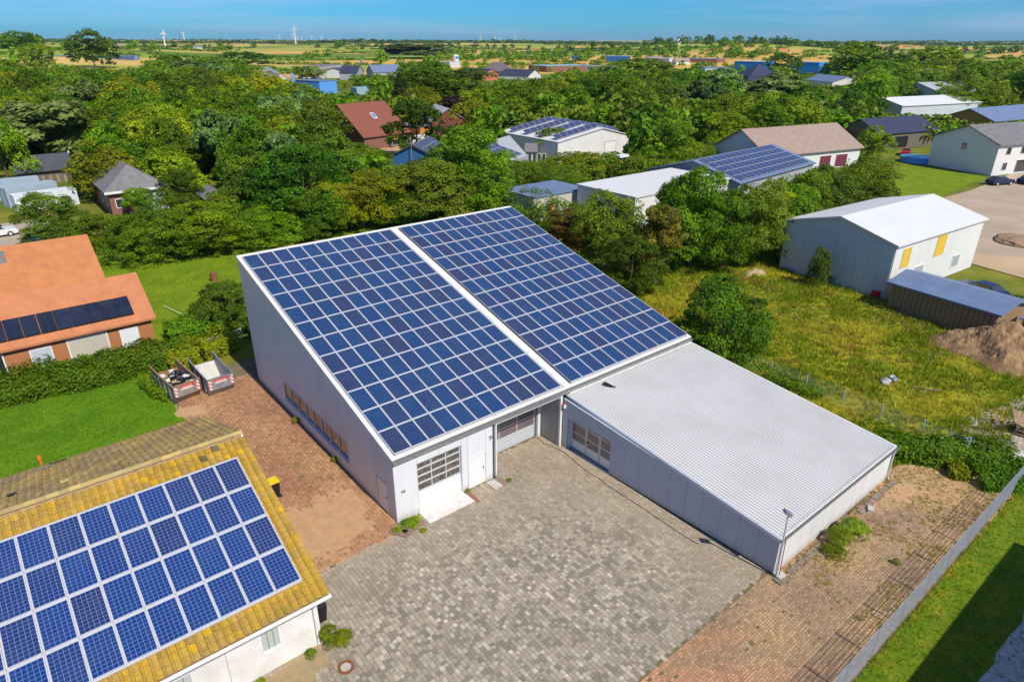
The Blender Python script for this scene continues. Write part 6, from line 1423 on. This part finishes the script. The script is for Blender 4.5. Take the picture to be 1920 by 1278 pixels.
# silo
P=at(852,118,2); P.z=0; o=empty('white_silo',tuple(P),0,'white round silo with blue emblem above the trees','silo'); hgt=ztop(P,103); MB().cyl((0,0,0),(0,0,hgt-1),3.0,3.0,18).cyl((0,0,hgt-1),(0,0,hgt),3.0,1.4,18).build('tank',MAT['white'],o); MB().box(-1.8,1.2,-3.1,-2.9,hgt-4,hgt-1.8).build('emblem',BM['vblue'],o); MB().cyl((-4.5,0,0),(-4.5,0,hgt*.75),1,1,8).build('side_pipe',BM['terr'],o)
A=at(818,116,5); B=at(850,117,5); flat('grey_flat_hall','pale grey flat hall left of the white silo','hall',(A.x,A.y),(B.x,B.y),12,5,BM['pale'],RM['pale'])
P=at(675,120,2); P.z=0; o=MB().cyl((0,0,0),(0,0,ztop(P,111)),1.4,1.0,10).build('exhaust_stack',MAT['zinc'],None,tuple(P)); tag(o,'light metal exhaust stack between the slate-blue halls','stack')
# terracotta-gabled dark roofs in the centre
A=at(930,118,9); t=empty('taupe_hipped_house',(A.x,A.y,0),R(-39),'house with broad taupe hipped roof in the centre distance','house'); MB().box(-10,10,-8,8,0,4).build('wall',BM['white'],t); m=MB(); m.add([(-12,-10,4),(12,-10,4),(12,10,4),(-12,10,4),(-2,0,9.5),(2,0,9.5)],[(0,1,5,4),(1,2,5),(2,3,4,5),(3,0,4),(3,2,1,0)]); m.build('roof',RM['taupe'],t)
fgable((868,128),(918,130),6.5,14,3.5,'terr','navy','terracotta_building','dark-roofed building with terracotta gable in the centre distance')
fgable((945,130),(1000,131),6.5,17,3.5,'white','navy','navy_roofed_building','broad navy roof with round skylights in the centre distance')
fgable((885,150),(897,156),5.5,7,3.5,'white','dark','little_white_gable','little white gable with dark roof between the trees')
A=at(1005,122,5); B=at(1088,120,5); flat('turquoise_roofed_hall','long hall with turquoise-grey roof in the distance','hall',(A.x,A.y),(B.x,B.y),26,4.5,BM['brickd'],RM['turq'])
A=at(1102,123,4.5); B=at(1160,124,4.5); flat('pale_office_block','pale low office block left of the round tree','building',(A.x,A.y),(B.x,B.y),12,4.5,BM['pale'],RM['pale'],ops=[('F',6+i*6,1,4,2) for i in range(4)])
A=at(1134,107,6); B=at(1178,107,6); flat('dark_blue_hall','dark blue flat hall behind the round tree','hall',(A.x,A.y),(B.x,B.y),22,7.5,wm('mid_blue',(.015,.10,.30)),RM['pale'])
A=at(1216,108,6); B=at(1262,109,6); flat('white_flat_works','plain whitish works building right of the round tree','building',(A.x,A.y),(B.x,B.y),16,6.5,BM['pale'],RM['white'])
A=at(1070,104,6); B=at(1082,104,6); flat('blue_cube_building','tiny blue building with white top in the distance','building',(A.x,A.y),(B.x,B.y),8,6,BM['vblue'],RM['white'])
A=at(1240,105,7); B=at(1350,106,7); flat('solar_works','long low works with blue solar roof in the distance','building',(A.x,A.y),(B.x,B.y),30,5.5,BM['brickd'],RM['blue'])
A=at(1316,122,6); B=at(1365,122,6); flat('solar_works_small','smaller pale works with blue solar roof nearer the spruce','building',(A.x,A.y),(B.x,B.y),18,5,BM['pale'],RM['blue'])
A=at(1385,116,6); B=at(1440,117,6); flat('vivid_blue_hall','vivid blue hall wall left of the round tree at the golden field','hall',(A.x,A.y),(B.x,B.y),20,7.5,BM['vblue'],RM['white'])
A=at(1492,117,7); B=at(1545,118,7); flat('vivid_blue_hall','vivid blue hall wall with grey roof right of the round tree','hall',(A.x,A.y),(B.x,B.y),24,8.5,BM['vblue'],RM['pale'])
A=at(1420,121,10); t=empty('pyramid_roofed_house',(A.x,A.y,0),R(-30),'house with dark pyramid roof and skylights in the right distance','house'); MB().box(-7,7,-7,7,0,5).build('wall',BM['white'],t); m=MB(); m.add([(-9,-9,5),(9,-9,5),(9,9,5),(-9,9,5),(0,0,11)],[(0,1,4),(1,2,4),(2,3,4),(3,0,4),(3,2,1,0)]); m.build('roof',RM['navy'],t)
fgable((1400,142),(1428,142),7,12,5,'grey','navy','grey_blue_gable','grey-blue house wall with dark roof left of the weeping tree')
fgable((1485,148),(1496,152),7,9,4.5,'white','brown','cream_gable_house','cream gable peeping between tree crowns in the right distance')
fgable((1535,137),(1588,141),6.5,16,4,'white','blue','white_terrace_house','white house with terrace roof and solar panels in the right distance')
P=at_depth(1457,92,900); z=terrain(P.x,P.y); gable('orange_farmhouse','tiny farmhouse with bright orange roof on the far field edge','house',(P.x,P.y),(P.x+12,P.y-4),9,3,7,BM['white'],RM['orange'],z=z)
for i,(x,y,D) in enumerate([(205,84,1150),(360,88,1300),(1262,107,650),(1210,103,700)]):
    P=at_depth(x,y,D); z=terrain(P.x,P.y); gable('far_farmhouse','tiny pale far farmhouse %s'%['on the golden field at left','beside the lattice mast','behind the works at right','behind the blue hall'][i],'house',(P.x,P.y),(P.x+14,P.y-6),9,3,6,BM['white'],RM['grey' if i%2 else 'brown'],z=z)
# windmill tower on the ridge
P=at_depth(1270,68,1400); z=terrain(P.x,P.y); h=P.z-z; o=empty('windmill_tower',(P.x,P.y,z),0,'white windmill tower with dark cap on the right ridge','windmill'); MB().cyl((0,0,0),(0,0,h-3),5,3.6,14).build('tower',MAT['white'],o); MB().sphere((0,0,h-2.5),3.9,12,8,.8).build('cap',RM['dark'],o)
# wind turbines
TWm=M('turbine_white',(.80,.80,.80),.4)
def turbine(xh,yh,D,rb,label,group=None,a0=0.3,rt=1.8):
    P=at_depth(xh,yh,D); z=terrain(P.x,P.y); H=P.z-z; t=empty('wind_turbine',(P.x,P.y,z),math.atan2(CY-P.y,CX-P.x)+.35,label,'wind turbine',group)
    MB().cyl((0,0,0),(0,0,H),rt*1.25,rt*.7,10).build('tower',TWm,t); MB().box(-4,3,-1.4,1.4,H-1.2,H+1.8).build('nacelle',TWm,t); MB().sphere((3.6,0,H+.3),1.5,8,6).build('hub',TWm,t)
    for k in range(3):
        a=a0+k*2.0944; d=Vector((0,math.sin(a),math.cos(a))); c=Vector((4.0,0,H+.3)); s=Vector((0,math.cos(a),-math.sin(a)))
        m=MB(); e=Vector((.35,0,0)); pts=[c+s*.8,c-s*.8,c+d*rb*.25-s*1.4,c+d*rb,c+d*rb*.25+s*.9]
        m.add([p+e for p in pts]+[p-e for p in pts],[(0,1,2,3,4),(9,8,7,6,5)]+[(i,5+i,5+(i+1)%5,(i+1)%5) for i in range(5)]); m.build('blade',TWm,t)
turbine(302,66,1500,9,'nearest white wind turbine, above the wood at left',a0=.2,rt=1.5); turbine(548,56,2500,18,'tall white wind turbine before the green far fields',a0=0,rt=2.3)
turbine(340,66,4200,26,'white wind turbine right of the thin lattice mast',a0=.7,rt=3)
for x,y in ((521,70),(545,66),(554,73),(562,72),(581,71),(600,70),(622,74),(898,68),(935,72),(963,66),(925,69)): turbine(x,y,6500,28,'tiny white wind turbine on the far horizon','tiny wind turbines on the horizon',a0=x*.7%2,rt=2.6)
P=at_depth(332,60,3600); z=terrain(P.x,P.y); o=empty('lattice_mast',(P.x,P.y,z),0,'thin dark radio lattice mast on the left horizon','mast')
for a,b in ((-2,-2),(2,-2),(2,2),(-2,2)): MB().bar((a,b,0),(a*.2,b*.2,P.z-z),1.0,1.0).build('leg',MAT['steel_grey'],o)
# neighbour building beyond the verge: stands outside the picture on the right and shades the lawn
t=empty('neighbour_hall',(4,-26.3,0),0,'plain white neighbouring hall south of the verge lawn','hall')
MB().box(-6,19.36,-14,0,0,6.35).build('wall',BM['white'],t); MB().box(-6.1,19.4,-14.1,0.06,6.35,6.55).build('roof',RM['pale'],t)
for i in range(5): opening(t,'B',-3+i*4.5,1,1.6,1.4,0,0)
# smoke above the far fields at left
# haze
HZ=True
if HZ:
    m=bpy.data.materials.new('haze'); m.use_nodes=True; n=m.node_tree.nodes; n.remove(n['Principled BSDF']); v=n.new('ShaderNodeVolumePrincipled'); v.inputs['Color'].default_value=(.60,.75,.95,1); v.inputs['Density'].default_value=0.000045; v.inputs['Anisotropy'].default_value=.2
    m.node_tree.links.new(v.outputs[0],n['Material Output'].inputs['Volume'])
    o=MB().box(CX-14500,CX+14500,CY-14500,CY+14500,-8,170).build('haze',m); tag(o,kind='stuff'); o['label']='thin blue summer haze over the far fields'
